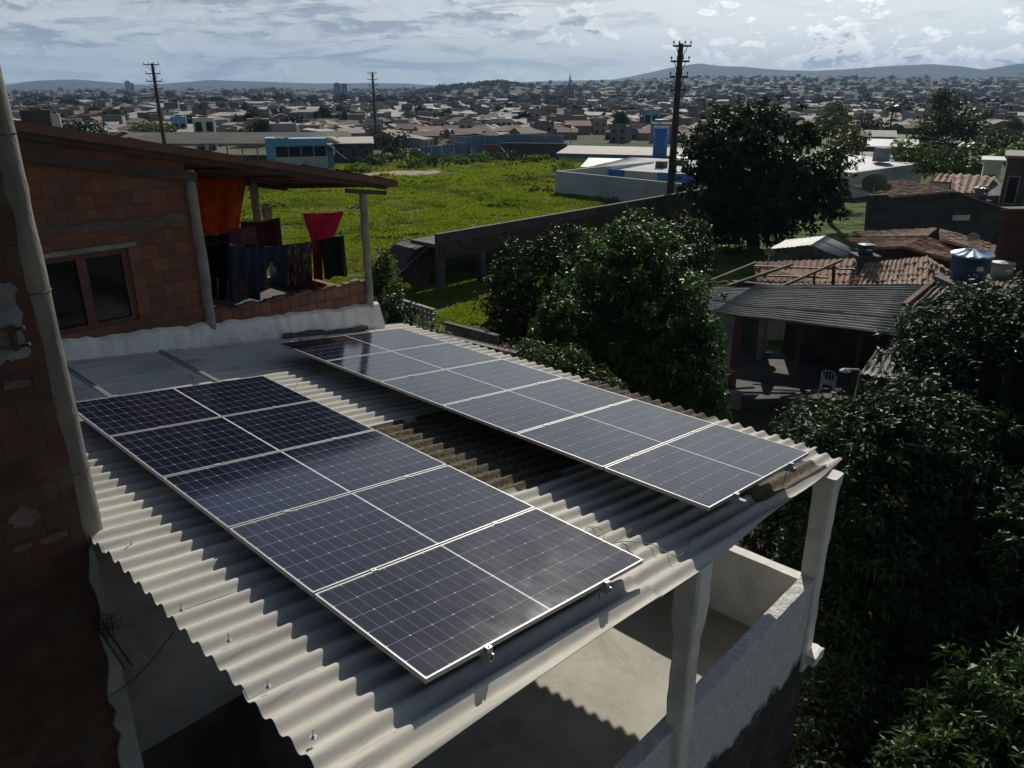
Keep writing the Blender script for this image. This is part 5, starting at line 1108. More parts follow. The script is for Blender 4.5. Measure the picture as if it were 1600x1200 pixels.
power_pole(590, 184, 113, ((114,-1.15,1.1,4),(124,-1.1,1.15,3),(133,-1.0,1.05,3),(144,-.9,1.0,2)), 'dark slender power pole in the middle, farthest of the three', .36, .22)
def lamp_post(px, pyb, pyt, d, label):
    p = aty(px, pyb, d); zb = float(H(p[0], d)); zt_ = float(aty(px, pyt, d)[2]); e = empty('lamp_post', (p[0], d, zb), 0, label, 'lamp post')
    MB().tube([(0,0,0),(0,0,zt_-zb)], [.12,.08], 8).build('shaft', M['plaster_gray'], e); MB().tube([(0,0,zt_-zb-.02),(-.5,0,zt_-zb+.15),(-1.1,0,zt_-zb+.15)], .045, 6).build('arm', M['plaster_gray'], e)
lamp_post(966, 232, 192, 165, 'pale slim post behind the long beige roof')
lamp_post(891, 235, 200, 172, 'very thin pale post behind the left end of the beige roof')

# ================================================================== SCHOOL COMPOUND BEYOND THE FIELD
wa, wb, wc = atz(867,303,0), atz(1083,331,0), atz(906,283,0)
sc = empty('school_wall', (wa[0], wa[1], 0), math.atan2(wb[1]-wa[1], wb[0]-wa[0]), 'long plain white boundary wall along the right edge of the field', 'wall'); L = float(np.hypot(wb[0]-wa[0], wb[1]-wa[1]))+9
hw = float(aty(867,267,wa[1])[2]); MB().box(0, L, 0, .2, -.1, hw).build('panel', M['wall_white_far'], sc); MB().box(0, .2, .2005, 16, -.1, hw-.005).build('side_panel', M['wall_white_far'], sc)
# inner low building with white roof and blue fascia panels
d0 = wa[1]+5.5; pA, pB = aty(909,262,d0+2), aty(1090,283,d0-6)
A_ = math.atan2(pB[1]-pA[1], pB[0]-pA[0]); ib = empty('courtyard_building', (pA[0], pA[1], 0), A_, 'low building with a white sheet roof and bright blue parapet panels behind the white wall', 'building'); L = float(np.hypot(pB[0]-pA[0], pB[1]-pA[1]))+4; zr = float(pA[2])
MB().box(0, L, 0, 12, 0, zr-.3).build('wall', M['white'], ib); MB().box(0, L, -.12, -.002, zr-.9, zr+.02).build('parapet', M['wall_white_far'], ib)
fx = lambda px: L*(px-909)/(1090-909+12)
for a, b in ((945,968),(1010,1060),(1062,1088)): MB().box(fx(a), fx(b), -.16, -.1215, zr-.85, zr+.06).build('blue_panel', M['blue'], ib)
corr_quad((-.1,.1,zr-.12),(L,.1,zr-.12),(L,11.8,zr+.35),(-.1,11.8,zr+.35), M['white'], 'roof', ib, pitch=.5, amp=.03)
for x, y in ((fx(985),4),(fx(992),7),(fx(1025),8)): MB().box(x, x+1.0, y, y+1.0, zr, zr+.75).build('roof_hatch', M['concrete_dark'], ib)
# back block of the compound with grey roof, in front of the tower
mA, mB = aty(910,258,104), aty(1080,262,100); mb_ = empty('courtyard_building', (mA[0], mA[1], -.2), math.atan2(mB[1]-mA[1], mB[0]-mA[0]), 'low grey-roofed wing with a white end wall, in front of the blue tower', 'building'); L = float(np.hypot(mB[0]-mA[0], mB[1]-mA[1]))
MB().box(0, L, 0, 5, 0, float(mA[2])).build('wall', M['white'], mb_); MB().slab([(-.2,-.4,float(mA[2])+.02),(L,-.4,float(mA[2])+.02),(L,5,float(mA[2])+.75),(-.2,5,float(mA[2])+.75)], .1).build('roof', M['tin_gray'], mb_)
# long classroom block: beige roof, blue fascia, pale wall with openings
bA, bB = aty(872,241,123), aty(1130,253,116); cl = empty('classroom_block', (bA[0], bA[1], -2.4), math.atan2(bB[1]-bA[1], bB[0]-bA[0]), 'long single-storey classroom block with a beige roof and blue fascia', 'building'); L = float(np.hypot(bB[0]-bA[0], bB[1]-bA[1])); zh = float(bA[2])+2.4
MB().box(0, L, .6, 8, 0, zh).build('wall', M['plaster'], cl); MB().box(-.2, L+.2, .0, .12, zh-.35, zh+.12).build('fascia', M['blue_faded'], cl)
zr2 = float(aty(872,227,132)[2])+2.4; MB().slab([(-.3,-.1,zh+.16),(L+.3,-.1,zh+.16),(L+.3,9,zr2),(-.3,9,zr2)], .1).build('roof', M['beige_roof'], cl)
for i in range(12): x = 1.0+i*2.0; MB().box(x, x+(.7 if i % 3 == 1 else 1.1), .55, .599, (.0 if i % 3 == 1 else .9), 1.9).build('window' if i % 3 != 1 else 'door', M['black_hole'], cl)
for i in range(5): x = 2.2+i*5; MB().box(x, x+.18, .05, .23, 0, zh-.36).build('post', M['plaster_gray'], cl)
tB = aty(1030,252,112); zt_ = float(aty(1030,199,112)[2]); zb = float(H(tB[0],112)); tw = empty('water_tower', (tB[0], 112, zb), 0, 'round bright blue water tower rising behind the school roofs', 'water tower'); R_ = 10.5*112/FPX
MB().lathe([(.01,0),(R_,0),(R_,zt_-zb),(.01,zt_-zb)], n=32).build('shaft', M['blue'], tw); MB().lathe([(R_+.03,zt_-zb-.12),(R_+.06,zt_-zb+.10),(R_-.1,zt_-zb+.10),(R_-.1,zt_-zb+.004)], n=32).build('rim', M['white'], tw)
b = MB()
for k in range(10): a = k*math.pi/5; b.tube([(R_*.95*math.cos(a),R_*.95*math.sin(a),zt_-zb+.1),(R_*.95*math.cos(a),R_*.95*math.sin(a),zt_-zb+1.0)], .03, 5)
b.tube([(R_*.95*math.cos(a),R_*.95*math.sin(a),zt_-zb+1.0) for a in np.linspace(0,2*math.pi,25)], .03, 5, cap=False); b.build('railing', M['steel'], tw)
p = aty(1062,248,113); o = MB().box(0, 5, 0, 4, 0, float(p[2])+2.4).build('blue_block', M['blue'], loc=(p[0],113,-2.4)); tag(o, 'small bright blue block between the blue tower and the very large dark tree', 'building')

# ================================================================== STADIUM WALLS, BOOTH AND SHED
def seg_wall(name, pts, zoff, th, m, label, d, base=-2.6, cat='wall'):
    P = [aty(px, py, dd) for px, py, dd in pts]; e = empty(name, (P[0][0], P[0][1], base), 0, label, cat); b = MB()
    for i in range(len(P)-1):
        a = Vector(P[i])-Vector((P[0][0],P[0][1],0)); c = Vector(P[i+1])-Vector((P[0][0],P[0][1],0)); n = int((c-a).length/2.6)+1
        for k in range(n):
            u = a.lerp(c, (k+.012)/n); v = a.lerp(c, (k+.988)/n); z = u.z + (.06 if k % 2 else 0)
            b.wall_poly([(u.x,u.y,0),(v.x,v.y,0),(v.x,v.y,z-base),(u.x,u.y,z-base)], (0,1,0), th)
    b.build('panels', m, e); return e
seg_wall('stadium_wall', [(716,213,146),(800,210,144),(882,212,142)], 0, .2, M['blue_faded'], 'upper faded blue and grey panel wall of the old stadium', 145)
seg_wall('stadium_wall', [(640,232,141),(690,226,143),(729,221,144)], 0, .2, M['blue_faded'], 'lower stepping blue and grey panel wall left of the stadium stand', 143)
s0, s1 = aty(782,223,141), aty(884,224,139); bs = empty('stadium_stand', (s0[0], s0[1], -2.6), math.atan2(s1[1]-s0[1], s1[0]-s0[0]), 'dark concrete terraces below the upper blue stadium wall', 'stand'); L = float(np.hypot(s1[0]-s0[0], s1[1]-s0[1])); hh = float(s0[2])+2.6; b = MB()
for i in range(7): b.box(0, L-.55*i*.6, -1.0*i*.55, -1.0*i*.55+.55-.001 if i else .55, 0, hh-i*hh/7.3)
b.build('tiers', M['concrete_dark'], bs); MB().wall_poly([(L+.02,.5,0),(L+.02,-3.6,0),(L+.02,.5,hh)], (1,0,0), .2).build('end_wall', M['plaster_gray'], bs)
p = aty(768,231,138); o = MB().box(0, 2.6, 0, .12, 0, 1.1).build('painted_board', mat('faded_red', (.22,.06,.05), .85, .2, 2, bmp=0), loc=(p[0]-1.3, 138, float(p[2])-.6)); tag(o, 'small faded red board in front of the terraces', 'board')
p = [aty(783,230,137), aty(795,246,134)]; o = MB().bar((0,0,0), tuple(p[1]-p[0]), .12).build('leaning_pole', M['plaster_gray'], loc=tuple(p[0])); tag(o, 'pale pole leaning against the dark terraces', 'pole')
# press booth
b0, b1 = aty(417,250,104), aty(512,250,106); bo = empty('press_booth', (b0[0], b0[1], float(H(b0[0],b0[1]))-.3), math.atan2(b1[1]-b0[1], b1[0]-b0[0]), 'light blue and white booth with a strip of dark windows beside the field', 'booth'); zb = bo.location.z; L = float(np.hypot(b1[0]-b0[0], b1[1]-b0[1])); zz = lambda py: float(aty(417,py,104)[2])-zb
MB().box(0, 1.15, -.1, 3.2, 0, zz(216)).build('end_tower', M['lightblue'], bo)
MB().box(1.151, L, 0, 3, 0, zz(246)).build('lower_wall', M['wall_white_far'], bo); MB().box(1.151, L, 0, 3, zz(229), zz(217.5)).build('upper_wall', M['lightblue'], bo)
MB().box(1.151, L-.05, .12, 2.9, zz(246)+.001, zz(229)-.001).build('windows', M['glass_dark'], bo)
for i in range(5): x = 1.151+(L-1.3)*i/4; MB().box(x, x+.12, -.02, .119, zz(246)+.001, zz(229)-.001).build('window_post', M['lightblue'], bo)
MB().box(1.2, L-.1, -.25, -.002, zz(229)-.02, zz(227.3)).build('sun_ledge', M['lightblue'], bo)
for x, w, m_ in ((1.3,.9,'white'),(2.3,.7,'beige_roof')): MB().box(x, x+w, .2, .9, zz(217.5)+.001, zz(215)).build('roof_box', M[m_], bo)
MB().slab([(L+.001,0,zz(226)),(L+2.6,0,zz(252)),(L+2.6,1.2,zz(252)),(L+.001,1.2,zz(226))], .15).build('ramp', M['concrete_dark'], bo)
MB().box(L+.0015, L+.9, 1.21, 2.8, 0, zz(228)).build('stair_block', M['lightblue'], bo)
cu = bpy.data.curves.new('letters', 'FONT'); cu.body = 'AO'; cu.size = .62; cu.extrude = .01; to = bpy.data.objects.new('letters', cu); COL.objects.link(to)
bpy.context.view_layer.update(); me = bpy.data.meshes.new_from_object(to.evaluated_get(bpy.context.evaluated_depsgraph_get())); bpy.data.objects.remove(to); me.materials.clear(); me.materials.append(M['concrete_dark'])
lo = link_mesh('painted_letters', me, bo); lo.rotation_euler = (math.pi/2, 0, 0); lo.location = (L*.60, -.012, zz(258))
# long open shed
c0, c1 = aty(160,224,131), aty(520,224,133); sh = empty('long_shed', (c0[0], c0[1], -2.6), math.atan2(c1[1]-c0[1], c1[0]-c0[0]), 'very long open shed with a dull grey-brown roof on thin posts', 'shed'); L = float(np.hypot(c1[0]-c0[0], c1[1]-c0[1])); zz = lambda py, d: float(aty(300,py,d)[2])+2.6
ez, rz = zz(225.5,131), zz(207,143)
corr_quad((0,0,ez),(L,0,ez),(L,12,rz),(0,12,rz), mat('shed_roof', (.12,.11,.09), .9, .2, .5, (.07,.065,.055), .6, .2, bmp=0), 'roof', sh, pitch=.8, amp=.05)
b = MB(); b.box(0, L, -.05, .05, ez-.32, ez-.1); b.build('eave_strip', M['plaster_gray'], sh)
for i in range(16): x = .3+(L-.6)*i/15; MB().box(x-.09, x+.09, .1, .28, 0, ez-.33).build('post', M['plaster_gray'], sh)
MB().box(0, L, 11.6, 11.8, 0, 1.6).build('back_wall', M['concrete_dark'], sh); MB().box(L*.62, L*.8, 4, 4.3, 0, 1.3).build('low_wall', M['wall_white_far'], sh)
c0, c1 = aty(520,226,141), aty(585,221,152); MB().box(0, .1, 0, .1, 0, .1)
e, w, h = box_house('annex_shed', 'short dull roofed annex continuing the long shed to the right', (522,224), (582,224), 142, 9, -2.6, 'beige_roof', 'concrete_dark', roof='shed', win=3, cat='shed')
o = MB().lathe([(.01,.9),(.9,.75),(1.5,.2),(1.55,0),(.01,0)], n=20).build('curved_canopy', M['beige_roof'], loc=tuple(aty(514,223,112))); tag(o, 'small curved yellowish canopy just right above the booth', 'canopy')
MB().tube([(0,0,-4.5),(0,0,0)], .1, 8).build('canopy_post', M['plaster_gray'], o)

# ================================================================== PALMS AND OTHER TREES BEYOND THE YARDS
def palm(px, py, d, label, R=2.6, nf=16, seed=0, group=None):
    r = np.random.default_rng(seed); c = aty(px, py, d); zb = float(H(c[0], d)); e = empty('palm_tree', (c[0], d, zb), 0, label, 'palm tree', group); h = float(c[2])-zb
    MB().tube([(0,0,-.1),(.1,0,h*.5),(0,0,h)], [.24,.17,.15], 8).build('trunk', M['bark'], e); V = []; F = []
    for i in range(nf):
        a = i*2.4+r.uniform(-.2,.2); el = r.uniform(.1, 1.1); pts = []; n = 9
        for q in range(n+1): t = q/n; x = R*t*math.cos(el*.7)*(1-.15*t); z = R*(math.sin(el)*t - (.55+.25*(1-el))*t*t*1.25); pts.append(np.array([math.cos(a)*x, math.sin(a)*x, h+z]))
        sd = np.array([-math.sin(a), math.cos(a), 0])
        for q in range(n):
            for s_ in (-1, 1):
                for f_ in range(3):
                    b0 = pts[q]+(pts[q+1]-pts[q])*f_/3; l = R*.26*math.sin(math.pi*(.12+.8*(q+f_/3)/n)); tip = b0 + sd*s_*l + (pts[q+1]-pts[q])*.9 - np.array([0,0,l*.45]); k = len(V); w = (pts[q+1]-pts[q])*.28
                    V += [b0, b0+w, tip+w*.2, tip]; F.append((k,k+1,k+2,k+3))
    link_mesh('crown', np_mesh('crown', V, F, M['palm']), e); return e
palm(1396, 166, 150, 'single dark palm with a round head against the town', 2.6, 20, 1)
palm(1518, 172, 165, 'drooping palm at the right side of the loose tall tree', 2.4, 14, 2)
palm(1316, 228, 74, 'young palm with shining fronds behind the bushy silvery tree', 1.9, 14, 3)
palm(1512, 228, 96, 'short pale palm in front of the dark trees on the right', 1.7, 14, 4)
for i, (x, y, d) in enumerate(((1068,215,150),(1100,195,170),(962,176,260))): palm(x, y, d, ['small palm left of the very large dark tree','small palm above the very large dark tree','distant palm above the beige roof'][i], 2.4, 14, 10+i)
T5 = lambda n, l, bs, leaf, seed, k=1.0, **kw: tree(n, l, 'tree', bs, leaf, .5*k, .26*k, 1.5/k/k, 7, seed, tr=.28, **kw)
T5('tree', 'loose tall tree with gaps in its crown, right of the single palm', [bl(1482,160,140,26,12), bl(1500,185,140,28,18), bl(1465,188,142,22,16), bl(1490,212,138,34,18), bl(1455,205,138,20,14), bl(1520,205,139,20,14), bl(1470,147,141,10,7)], 'leaf_mid', 101, 1.0, lump=.5)
T5('tree', 'rounded light green tree in front of the white building roof', [bl(1420,236,88,26,18), bl(1445,246,86,26,18), bl(1405,250,86,16,12)], 'leaf_bright', 102, .7)
T5('tree', 'broad green tree behind the rounded-tile roof', [bl(1478,252,80,32,16), bl(1515,250,79,28,16), bl(1450,262,78,20,12), bl(1500,265,77,34,12)], 'leaf_mid', 103, .65)
T5('tree', 'dark tree group left of the loose tall tree', [bl(1440,208,120,18,12), bl(1470,228,118,34,13), bl(1435,222,118,14,10)], 'leaf_dark', 104, .9)
T5('tree', 'round grey-green tree above the very large dark tree', [bl(1304,178,190,18,13), bl(1292,186,190,14,9), bl(1318,186,188,12,9)], 'leaf_mid', 105, 1.2)
T5('tree', 'dark tree at the right end of the green strip', [bl(1560,214,120,24,12), bl(1590,222,118,24,13), bl(1540,228,116,20,10)], 'leaf_mid', 106, .9)
T5('tree', 'low dark tree left of the single palm', [bl(1358,192,170,16,10), bl(1374,198,165,14,9), bl(1340,198,168,12,8)], 'leaf_dark', 107, 1.1)
T5('tree', 'bright bushy tree behind the satellite dish roof line on the right', [bl(1575,246,84,22,10), bl(1596,236,90,20,10)], 'leaf_bright', 108, .7)
T5('tree', 'small round tree at the left edge of the town beside the column', [bl(110,200,150,26,12), bl(140,204,150,24,12), bl(85,206,150,18,10)], 'leaf_dark', 109, 1.0)
T5('tree', 'yellow-green low tree in front of the left houses', [bl(232,199,158,20,8), bl(262,201,158,14,7)], 'leaf_bright', 110, 1.0)
for (px, py, d, w, rm, wm, lab) in ((1355,212,125,9,'tin','concrete_dark','dark low house with a pale sheet roof left of the green trees'),(1395,228,112,7,'tin_gray','concrete_dark','dark house with a tilted grey roof in front of the light green tree'),(1465,224,122,8,'concrete_dark','concrete_dark','dark square house under the dark tree group'),(1348,250,98,7,'tin','white','white shed roof beside the silvery tree')):
    b0 = aty(px, py, d); box_house('yard_house', lab, (px-w*FPX/d/2, py), (px+w*FPX/d/2, py), d, 7, float(H(b0[0], d)), rm, wm, roof='shed' if rm != 'concrete_dark' else 'flat', win=2)
for (px0,py0,px1,py1,lab) in ((1255,205,1600,228,'sunlit green grass strip in front of the town'),):
    P = [(*aty(px0,215,150)[:2],), (*aty(px1+150,215,150)[:2],), (*aty(px1+150,198,260)[:2],), (*aty(px0,198,260)[:2],)]
    n = 14; V = []; F = []
    for j in range(9):
        for i in range(n+1):
            a = np.array(P[0])*(1-i/n)+np.array(P[1])*i/n; b = np.array(P[3])*(1-i/n)+np.array(P[2])*i/n; q = a*(1-j/8)+b*j/8; V.append((*q, float(H(*q))+.12))
    for j in range(8):
        for i in range(n): F.append((j*(n+1)+i, j*(n+1)+i+1, (j+1)*(n+1)+i+1, (j+1)*(n+1)+i))
    tag(MB().add(V, F, 0, True).build('meadow', mat('meadow', (.085,.12,.02), .95, .35, .2, (.16,.15,.05), .5, .08, bmp=0)), lab, kind='structure')

# ================================================================== THE TOWN
TW = {}
for i, c in enumerate(((.25,.215,.175),(.31,.295,.265),(.17,.115,.085),(.22,.20,.18),(.37,.36,.34),(.24,.17,.115),(.17,.20,.22))): TW['w%d' % i] = mat('town_wall_%s' % 'abcdefg'[i], c, .9, .12, .3, mul(c, .6), .5, .2, bmp=0)
for i, c in enumerate(((.155,.085,.06),(.17,.12,.09),(.10,.07,.052),(.18,.175,.165),(.27,.265,.25),(.10,.095,.09))): TW['r%d' % i] = mat('town_roof_%s' % 'abcdef'[i], c, .85, .2, .4, mul(c, .6), .5, .15, bmp=0)
TW['open'] = M['black_hole']
KIND = ['small house with a terracotta gable roof', 'house with a brown gable roof and bare brick wall', 'flat-roofed pale house', 'two-storey flat-roofed house', 'low house with a grey sheet roof', 'long low workshop with a bright roof', 'house with a hipped clay roof', 'narrow two-storey house with a tank on its roof']
SPEC = [(8,9,3.2,'gable','w0','r0'),(7,9,3.0,'gable','w2','r1'),(8,8,3.3,'flat','w1','r4'),(7,8,6.2,'flat','w3','r5'),(8,9,3.0,'shed','w4','r3'),(15,9,4.0,'shed','w1','r4'),(9,8,3.2,'hip','w5','r1'),(6,8,6.0,'flat','w4','r3')]
def town_geom(spec):
    w, dp, h, rt, wm, rm = spec; W_ = MB(); R_ = MB(); wins = []
    W_.box(-w/2, w/2, -dp/2, dp/2, -3, h)
    if rt == 'gable':
        W_.add([(-w/2+.01,-dp/2,h+.001),(w/2-.01,-dp/2,h+.001),(0,-dp/2,h+w*.19)], [(0,1,2)]); W_.add([(-w/2+.01,dp/2,h+.001),(w/2-.01,dp/2,h+.001),(0,dp/2,h+w*.19)], [(2,1,0)])
        z = h+w*.2
        R_.slab([(-w/2-.4,-dp/2-.4,h-.1),(0,-dp/2-.4,z),(0,dp/2+.4,z),(-w/2-.4,dp/2+.4,h-.1)], .12); R_.slab([(w/2+.4,-dp/2-.4,h-.1),(.002,-dp/2-.4,z),(.002,dp/2+.4,z),(w/2+.4,dp/2+.4,h-.1)], .12)
    elif rt == 'hip':
        z = h+w*.2; q = [(-w/2-.4,-dp/2-.4,h),(w/2+.4,-dp/2-.4,h),(w/2+.4,dp/2+.4,h),(-w/2-.4,dp/2+.4,h),(-w*.15,0,z),(w*.15,0,z)]; R_.add(q, [(0,1,5,4),(1,2,5),(2,3,4,5),(3,0,4),(3,2,1,0)])
    elif rt == 'shed': R_.slab([(-w/2-.3,-dp/2-.4,h+.1),(w/2+.3,-dp/2-.4,h+.1),(w/2+.3,dp/2+.4,h+1.3),(-w/2-.3,dp/2+.4,h+1.3)], .1)
    else:
        R_.box(-w/2-.05, w/2+.05, -dp/2-.05, dp/2+.05, h+.001, h+.18)
        for a in ((-w/2,w/2,-dp/2,-dp/2+.15),(-w/2,w/2,dp/2-.15,dp/2)): W_.box(*a, h+.181, h+.75)
        if w < 7: R_.lathe([(.01,0),(.6,0),(.65,1.1),(.01,1.2)], (w*.2, dp*.2, h+.182), 12)
    nf = 2 if h > 5 else 1
    for f in range(nf):
        z0 = .9+f*2.9; n = max(2, int(w/3))
        for i in range(n): x = -w/2+w*(i+.5)/n; wins.append((x-.5, x+.5, -dp/2-.05, -dp/2-.001, z0-(.9 if (i == 0 and f == 0) else 0), z0+1.1))
    return W_, R_, wins
PROTO = []
def build_protos():
    for k, sp in enumerate(SPEC):
        W_, R_, wins = town_geom(sp); e = empty('town_house', (0,0,0), 0, KIND[k], 'house'); W_.build('wall', TW[sp[4]], e); R_.build('roof', TW[sp[5]], e)
        for w in wins: MB().box(*w).build('window', TW['open'], e)
        PROTO.append(e)
build_protos()
MERG = []                                                    # the same shapes as bare arrays for the uncounted far town
for sp in SPEC:
    W_, R_, wins = town_geom(sp); b = MB(); b.v = list(W_.v); b.f = [list(f) for f in W_.f]; b.m = [0]*len(W_.f); k = len(b.v); b.v += R_.v; b.f += [[i+k for i in f] for f in R_.f]; b.m += [1]*len(R_.f)
    for w in wins: b.box(*w, m=2)
    MERG.append((np.array(b.v), b.f, b.m, sp))
r = np.random.default_rng(80); spots = []
def pxof(x, y): return 800+FPX*x/(y*_cp)
def clear(x, y, d):
    px = pxof(x, y); 
    if d < 215 and (px < 560) and y < 190: return False
    if 560 <= px < 900 and d < 170: return False
    if 860 < px < 1150 and d < 205: return False
    if 1150 <= px and d < 265: return False
    if ((x+75)/90)**2+((y-1500)/120)**2 < 1: return False
    return True
cand = []
tries = 0
while len(cand) < 11000 and tries < 90000:
    tries += 1; u = r.random(); d = 185*(3000/185)**(u**.85); az = rad(r.uniform(-39, 39)); x, y = d*math.sin(az), d*math.cos(az)
    if not clear(x, y, d) or vnoise(np.array(x), np.array(y), 60+d*.05, 12) < .10: continue
    
    cell = (int(x//12), int(y//12)); cand.append((d, x, y, cell)); 
grid = {}; acc = []
for d, x, y, c in cand:
    if any(math.hypot(x-a, y-b) < 6.0 for i in (-1,0,1) for j in (-1,0,1) for a, b in grid.get((c[0]+i, c[1]+j), [])): continue
    grid.setdefault(c, []).append((x, y)); acc.append((d, x, y))
acc.sort(); used = [0]*len(SPEC)
adj = [('at the town edge',0,260),('amid the town',260,520),('far in the haze',520,9999)]
NH = 298
for i, (d, x, y) in enumerate(acc[:NH]):
    k = int(r.choice(len(SPEC), p=[.22,.17,.13,.09,.15,.05,.12,.07])); o = PROTO[k] if used[k] == 0 else copy_tree(PROTO[k]); used[k] += 1
    o.location = (x, y, float(H(x, y))); o.rotation_euler = (0, 0, r.uniform(-.5,.5)+(math.pi/2 if r.random() < .35 else 0)); s = r.uniform(.55, .8); o.scale = (s, s, s)
    w = next(a for a, lo, hi in adj if lo <= d < hi); o['label'] = KIND[k]+' '+w; o['group'] = KIND[k].replace('house','houses',1)+' '+w; o['category'] = 'house'
for k in range(len(SPEC)):
    if used[k] == 0:
        for ch in list(PROTO[k].children): bpy.data.objects.remove(ch)
        bpy.data.objects.remove(PROTO[k])
# beyond those: one uncounted mass
names = sorted({sp[4] for sp in SPEC}|{sp[5] for sp in SPEC})+['open']; idx = {n: i for i, n in enumerate(names)}
Vt = []; Ft = []; Mt = []; k0 = 0
for d, x, y in acc[NH:]:
    k = int(r.integers(len(SPEC))); V, F, m, sp = MERG[k]; a = r.uniform(-.5,.5)+(math.pi/2 if r.random() < .35 else 0); s = r.uniform(.55,.9); c_, s_ = math.cos(a)*s, math.sin(a)*s
    wm = names[int(r.integers(6, len(names)-1))] if r.random() < .7 else sp[4]; rm = sp[5]
    P = np.stack([V[:,0]*c_-V[:,1]*s_+x, V[:,0]*s_+V[:,1]*c_+y, V[:,2]*s+float(H(x, y))], 1); Vt.append(P); Ft += [[i+k0 for i in f] for f in F]; Mt += [idx[(wm, rm, 'open')[q]] for q in m]; k0 += len(P)
b = MB(); b.v = np.concatenate(Vt).tolist(); b.f = Ft; b.m = Mt; b.sm = [False]*len(Ft); tag(b.build('distant_town', [TW[n] for n in names], fixn=False), 'mass of tiny houses spread over the hazy slopes of the town', 'town', kind='stuff')
print('town houses', len(acc), used)
# town trees: individuals near, one mass far
def tree_geom(seed, big=1.0):
    r_ = np.random.default_rng(seed); bs = [((r_.normal()*1.1, r_.normal()*1.1, 4.2+r_.normal()*.6), (2.0+r_.random(), 2.0+r_.random(), 1.7+r_.random()*.5)) for _ in range(4)]; P, N = blob_points(bs, 1.3/big**2, r_, .4, .45); return whorls(P, N, 5, .95*big, .6*big, r_, .2)
tp = []
for i in range(5):
    V, F = tree_geom(200+i); e = empty('town_tree', (0,0,0), 0, 'dark leafy tree among the houses of the town', 'tree', 'trees among the houses of the town'); link_mesh('crown', np_mesh('crown', V, F, M[('leaf_dark','leaf_mid','leaf_dark','leaf_olive','leaf_mid')[i]]), e); MB().tube([(0,0,-.5),(0.1,0,3.6)], [.25,.15], 6).build('trunk', M['bark_dark'], e); tp.append(e)
ta = []; tries = 0; r = np.random.default_rng(90)
while len(ta) < 1700 and tries < 60000:
    tries += 1; d = 185*(3400/185)**(r.random()**.75); az = rad(r.uniform(-39, 39)); x, y = d*math.sin(az), d*math.cos(az)
    if not clear(x, y, d-15) or any(math.hypot(x-a, y-b) < 5 for i in (-1,0,1) for j in (-1,0,1) for a, b in grid.get((int(x//12)+i, int(y//12)+j), [])): continue
    ta.append((d, x, y))
for _ in range(260): a = r.uniform(0, 6.28); q = math.sqrt(r.random()); x, y = -75+q*105*math.cos(a), 1500+q*140*math.sin(a); ta.append((math.hypot(x, y), x, y))
ta.sort()
for i, (d, x, y) in enumerate(ta[:280]):
    o = tp[i] if i < 5 else copy_tree(tp[int(r.integers(5))]); s = r.uniform(.4, .85); o.location = (x, y, float(H(x, y))); o.rotation_euler = (0,0,r.uniform(0,6.28)); o.scale = (s, s, s*r.uniform(.85,1.2))
VV = []; FF = []; k0 = 0; G2 = [tree_geom(300+i, 1.7) for i in range(4)]
for d, x, y in ta[280:]:
    V, F = G2[int(r.integers(4))]; s = r.uniform(.6, 1.1)*(1+d/7000); VV.append(V*np.array([s*1.15, s*1.15, s])+np.array([x, y, float(H(x, y))-.5])); FF.append(F+k0); k0 += len(V)
# hillside scrub on the far ridges
for _ in range(260):
    d = r.uniform(3000, 5200); az = rad(r.uniform(-36, 36)); x, y = d*math.sin(az), d*math.cos(az); V, F = G2[int(r.integers(4))]; s = r.uniform(1.5, 2.4); VV.append(V*np.array([s*1.5, s*1.5, s*.7])+np.array([x, y, float(H(x, y))-s*2.2])); FF.append(F+k0); k0 += len(V)
tag(link_mesh('distant_woods', np_mesh('distant_woods', np.concatenate(VV), np.concatenate(FF), M['leaf_dark'])), 'dark tree cover scattered through the far town and along the ridges', 'trees', kind='stuff')
# landmarks
def tower(name, label, px0, px1, pyt, pyb, d, wm, rm, floors, cols, cat='building', depth=None, group=None):
    a, b = aty(px0, pyt, d), aty(px1, pyt, d); zb = min(float(aty(px0, pyb, d)[2]), float(H((a[0]+b[0])/2, d)))-2; w = b[0]-a[0]; h = float(a[2])-zb; dp = depth or w*.8; an = -.9*math.atan2(a[0], d); w *= math.cos(an); e = empty(name, (a[0], d, zb), an, label, cat, group)
    MB().box(0, w, 0, dp, 0, h).build('wall', wm, e); MB().box(w*.3, w*.7, dp*.3, dp*.7, h+.001, h+h*.04).build('roof', rm, e)
    for f in range(floors):
        mb = MB()
        for c in range(cols): x = w*(c+.2)/cols; mb.box(x, x+w*.6/cols, -.15, -.001, h*(f+.35)/floors, h*(f+.8)/floors)
        mb.build('window_row', TW['open'], e)
    return e
gl = mat('tower_light', (.42,.45,.48), .7, .1, .1, bmp=0); gd = mat('tower_gray', (.17,.19,.22), .7, .1, .1, bmp=0); gp = mat('tower_pink', (.36,.20,.17), .8, .1, .1, bmp=0)
tower('tower_block', 'pale slim tower block alone on the left horizon', 194, 203, 127, 152, 1500, gl, gd, 12, 2); tower('tower_block', 'narrower grey block beside the pale slim tower', 204, 208, 130, 152, 1510, gd, gd, 12, 1)
tower('tower_block', 'dark twin tower, left and taller half, in the middle left horizon', 521, 532, 130, 155, 1400, gd, gl, 12, 3); tower('tower_block', 'dark twin tower, right half, in the middle left horizon', 533, 542, 131, 155, 1420, gd, gd, 12, 2)
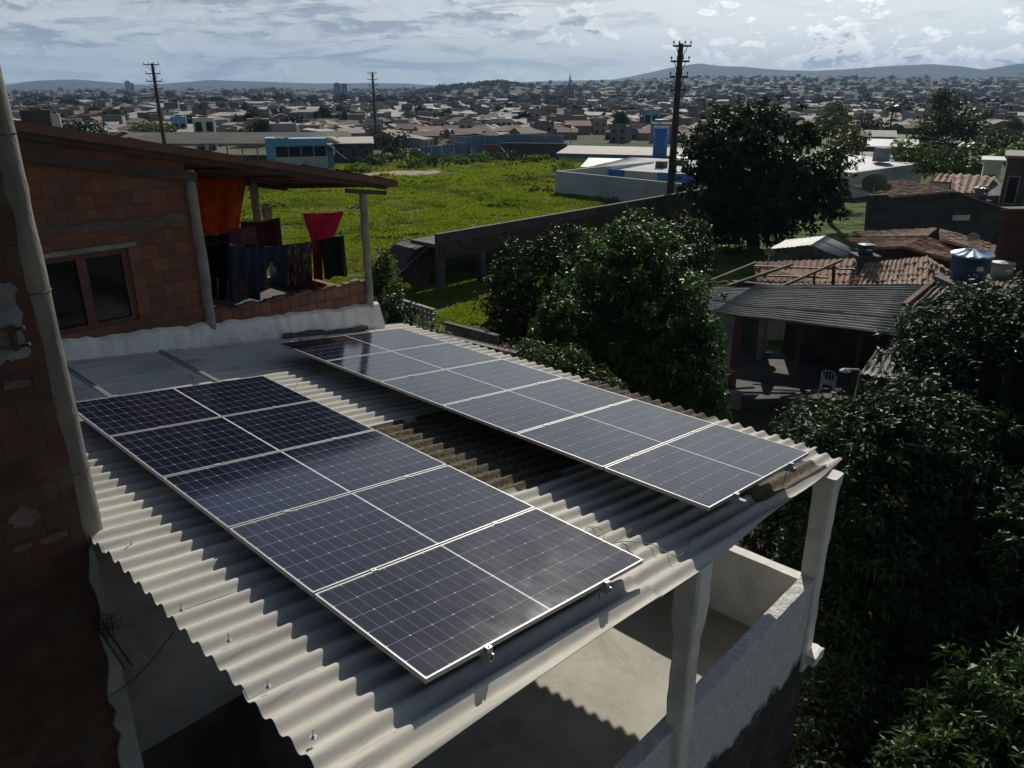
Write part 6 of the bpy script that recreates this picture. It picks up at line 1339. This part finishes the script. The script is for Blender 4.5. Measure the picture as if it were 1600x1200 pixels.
tower('apartment_block', 'pale block left of the pink one in the centre of the town', 867, 878, 140, 170, 900, gl, gd, 8, 3); tower('apartment_block', 'pinkish block in the centre of the town', 879, 897, 137, 170, 905, gp, gd, 9, 4)
t = tower('church_tower', 'thin church tower with a spire behind the pinkish block', 888, 893, 133, 170, 960, gd, gd, 5, 1, 'tower'); MB().lathe([(2.2,0),(1.2,4),(.1,14)], (1.8,1.5,float(aty(888,133,960)[2])-t.location.z), 8).build('spire', gd, t)
for i, (a, b, y0, y1, d, m_, fl_, co, lab) in enumerate(((1408,1436,168,186,420,gl,3,8,'white institutional building right of the single palm'),(1440,1470,170,186,430,gl,3,8,'long white building behind the loose tall tree'),(1543,1562,160,182,400,gl,2,3,'white gabled building at the right side of the town'),(1564,1596,164,182,420,gd,2,5,'long brown-grey building at the far right of the town'),(676,722,170,184,330,gl,1,8,'long white low building above the stadium wall'),(800,842,174,192,320,gl,2,5,'big white hall left of the town centre'),(766,800,185,197,250,M['white'],1,4,'white house with a tile top above the stadium wall'),(1007,1030,171,179,260,M['lightblue'],1,2,'light blue building above the blue tower'),(1245,1252,140,156,1300,gd,8,2,'small dark tower on the right slope'),(1012,1030,146,158,1100,gl,4,4,'pale block left of the thick power pole'),(1322,1340,155,168,700,gl,3,3,'white blocks on the slope above the very large dark tree'),(860,893,194,204,230,mat('ochre_wall', (.33,.20,.06), .9, .15, .3, bmp=0),1,4,'ochre yellow walled house behind the stadium end'),(300,334,184,206,175,M['plaster'],2,2,'two-storey house front behind the long shed'),(385,420,186,204,190,TW['w5'],1,3,'dull pink walled house behind the long shed'),(266,290,182,192,200,M['lightblue'],1,2,'small house with a blue wall beside the left power pole'),(78,92,178,204,140,M['white'],1,1,'narrow white wall with a dark doorway right of the column'),(30,78,172,200,141,M['brick_dark'],1,3,'dark brick house behind the column'))):
    tower('town_building', lab, a, b, y0, y1, d, m_, TW['r%d' % (i % 3)], fl_, co)
# ================================================================== HAZE
hz = MB().box(-9300, 9300, -300, 9300, -6.5, 330).build('haze', haze_mat()); tag(hz, 'thin bluish air filling the distance', kind='stuff')
hz.visible_shadow = True
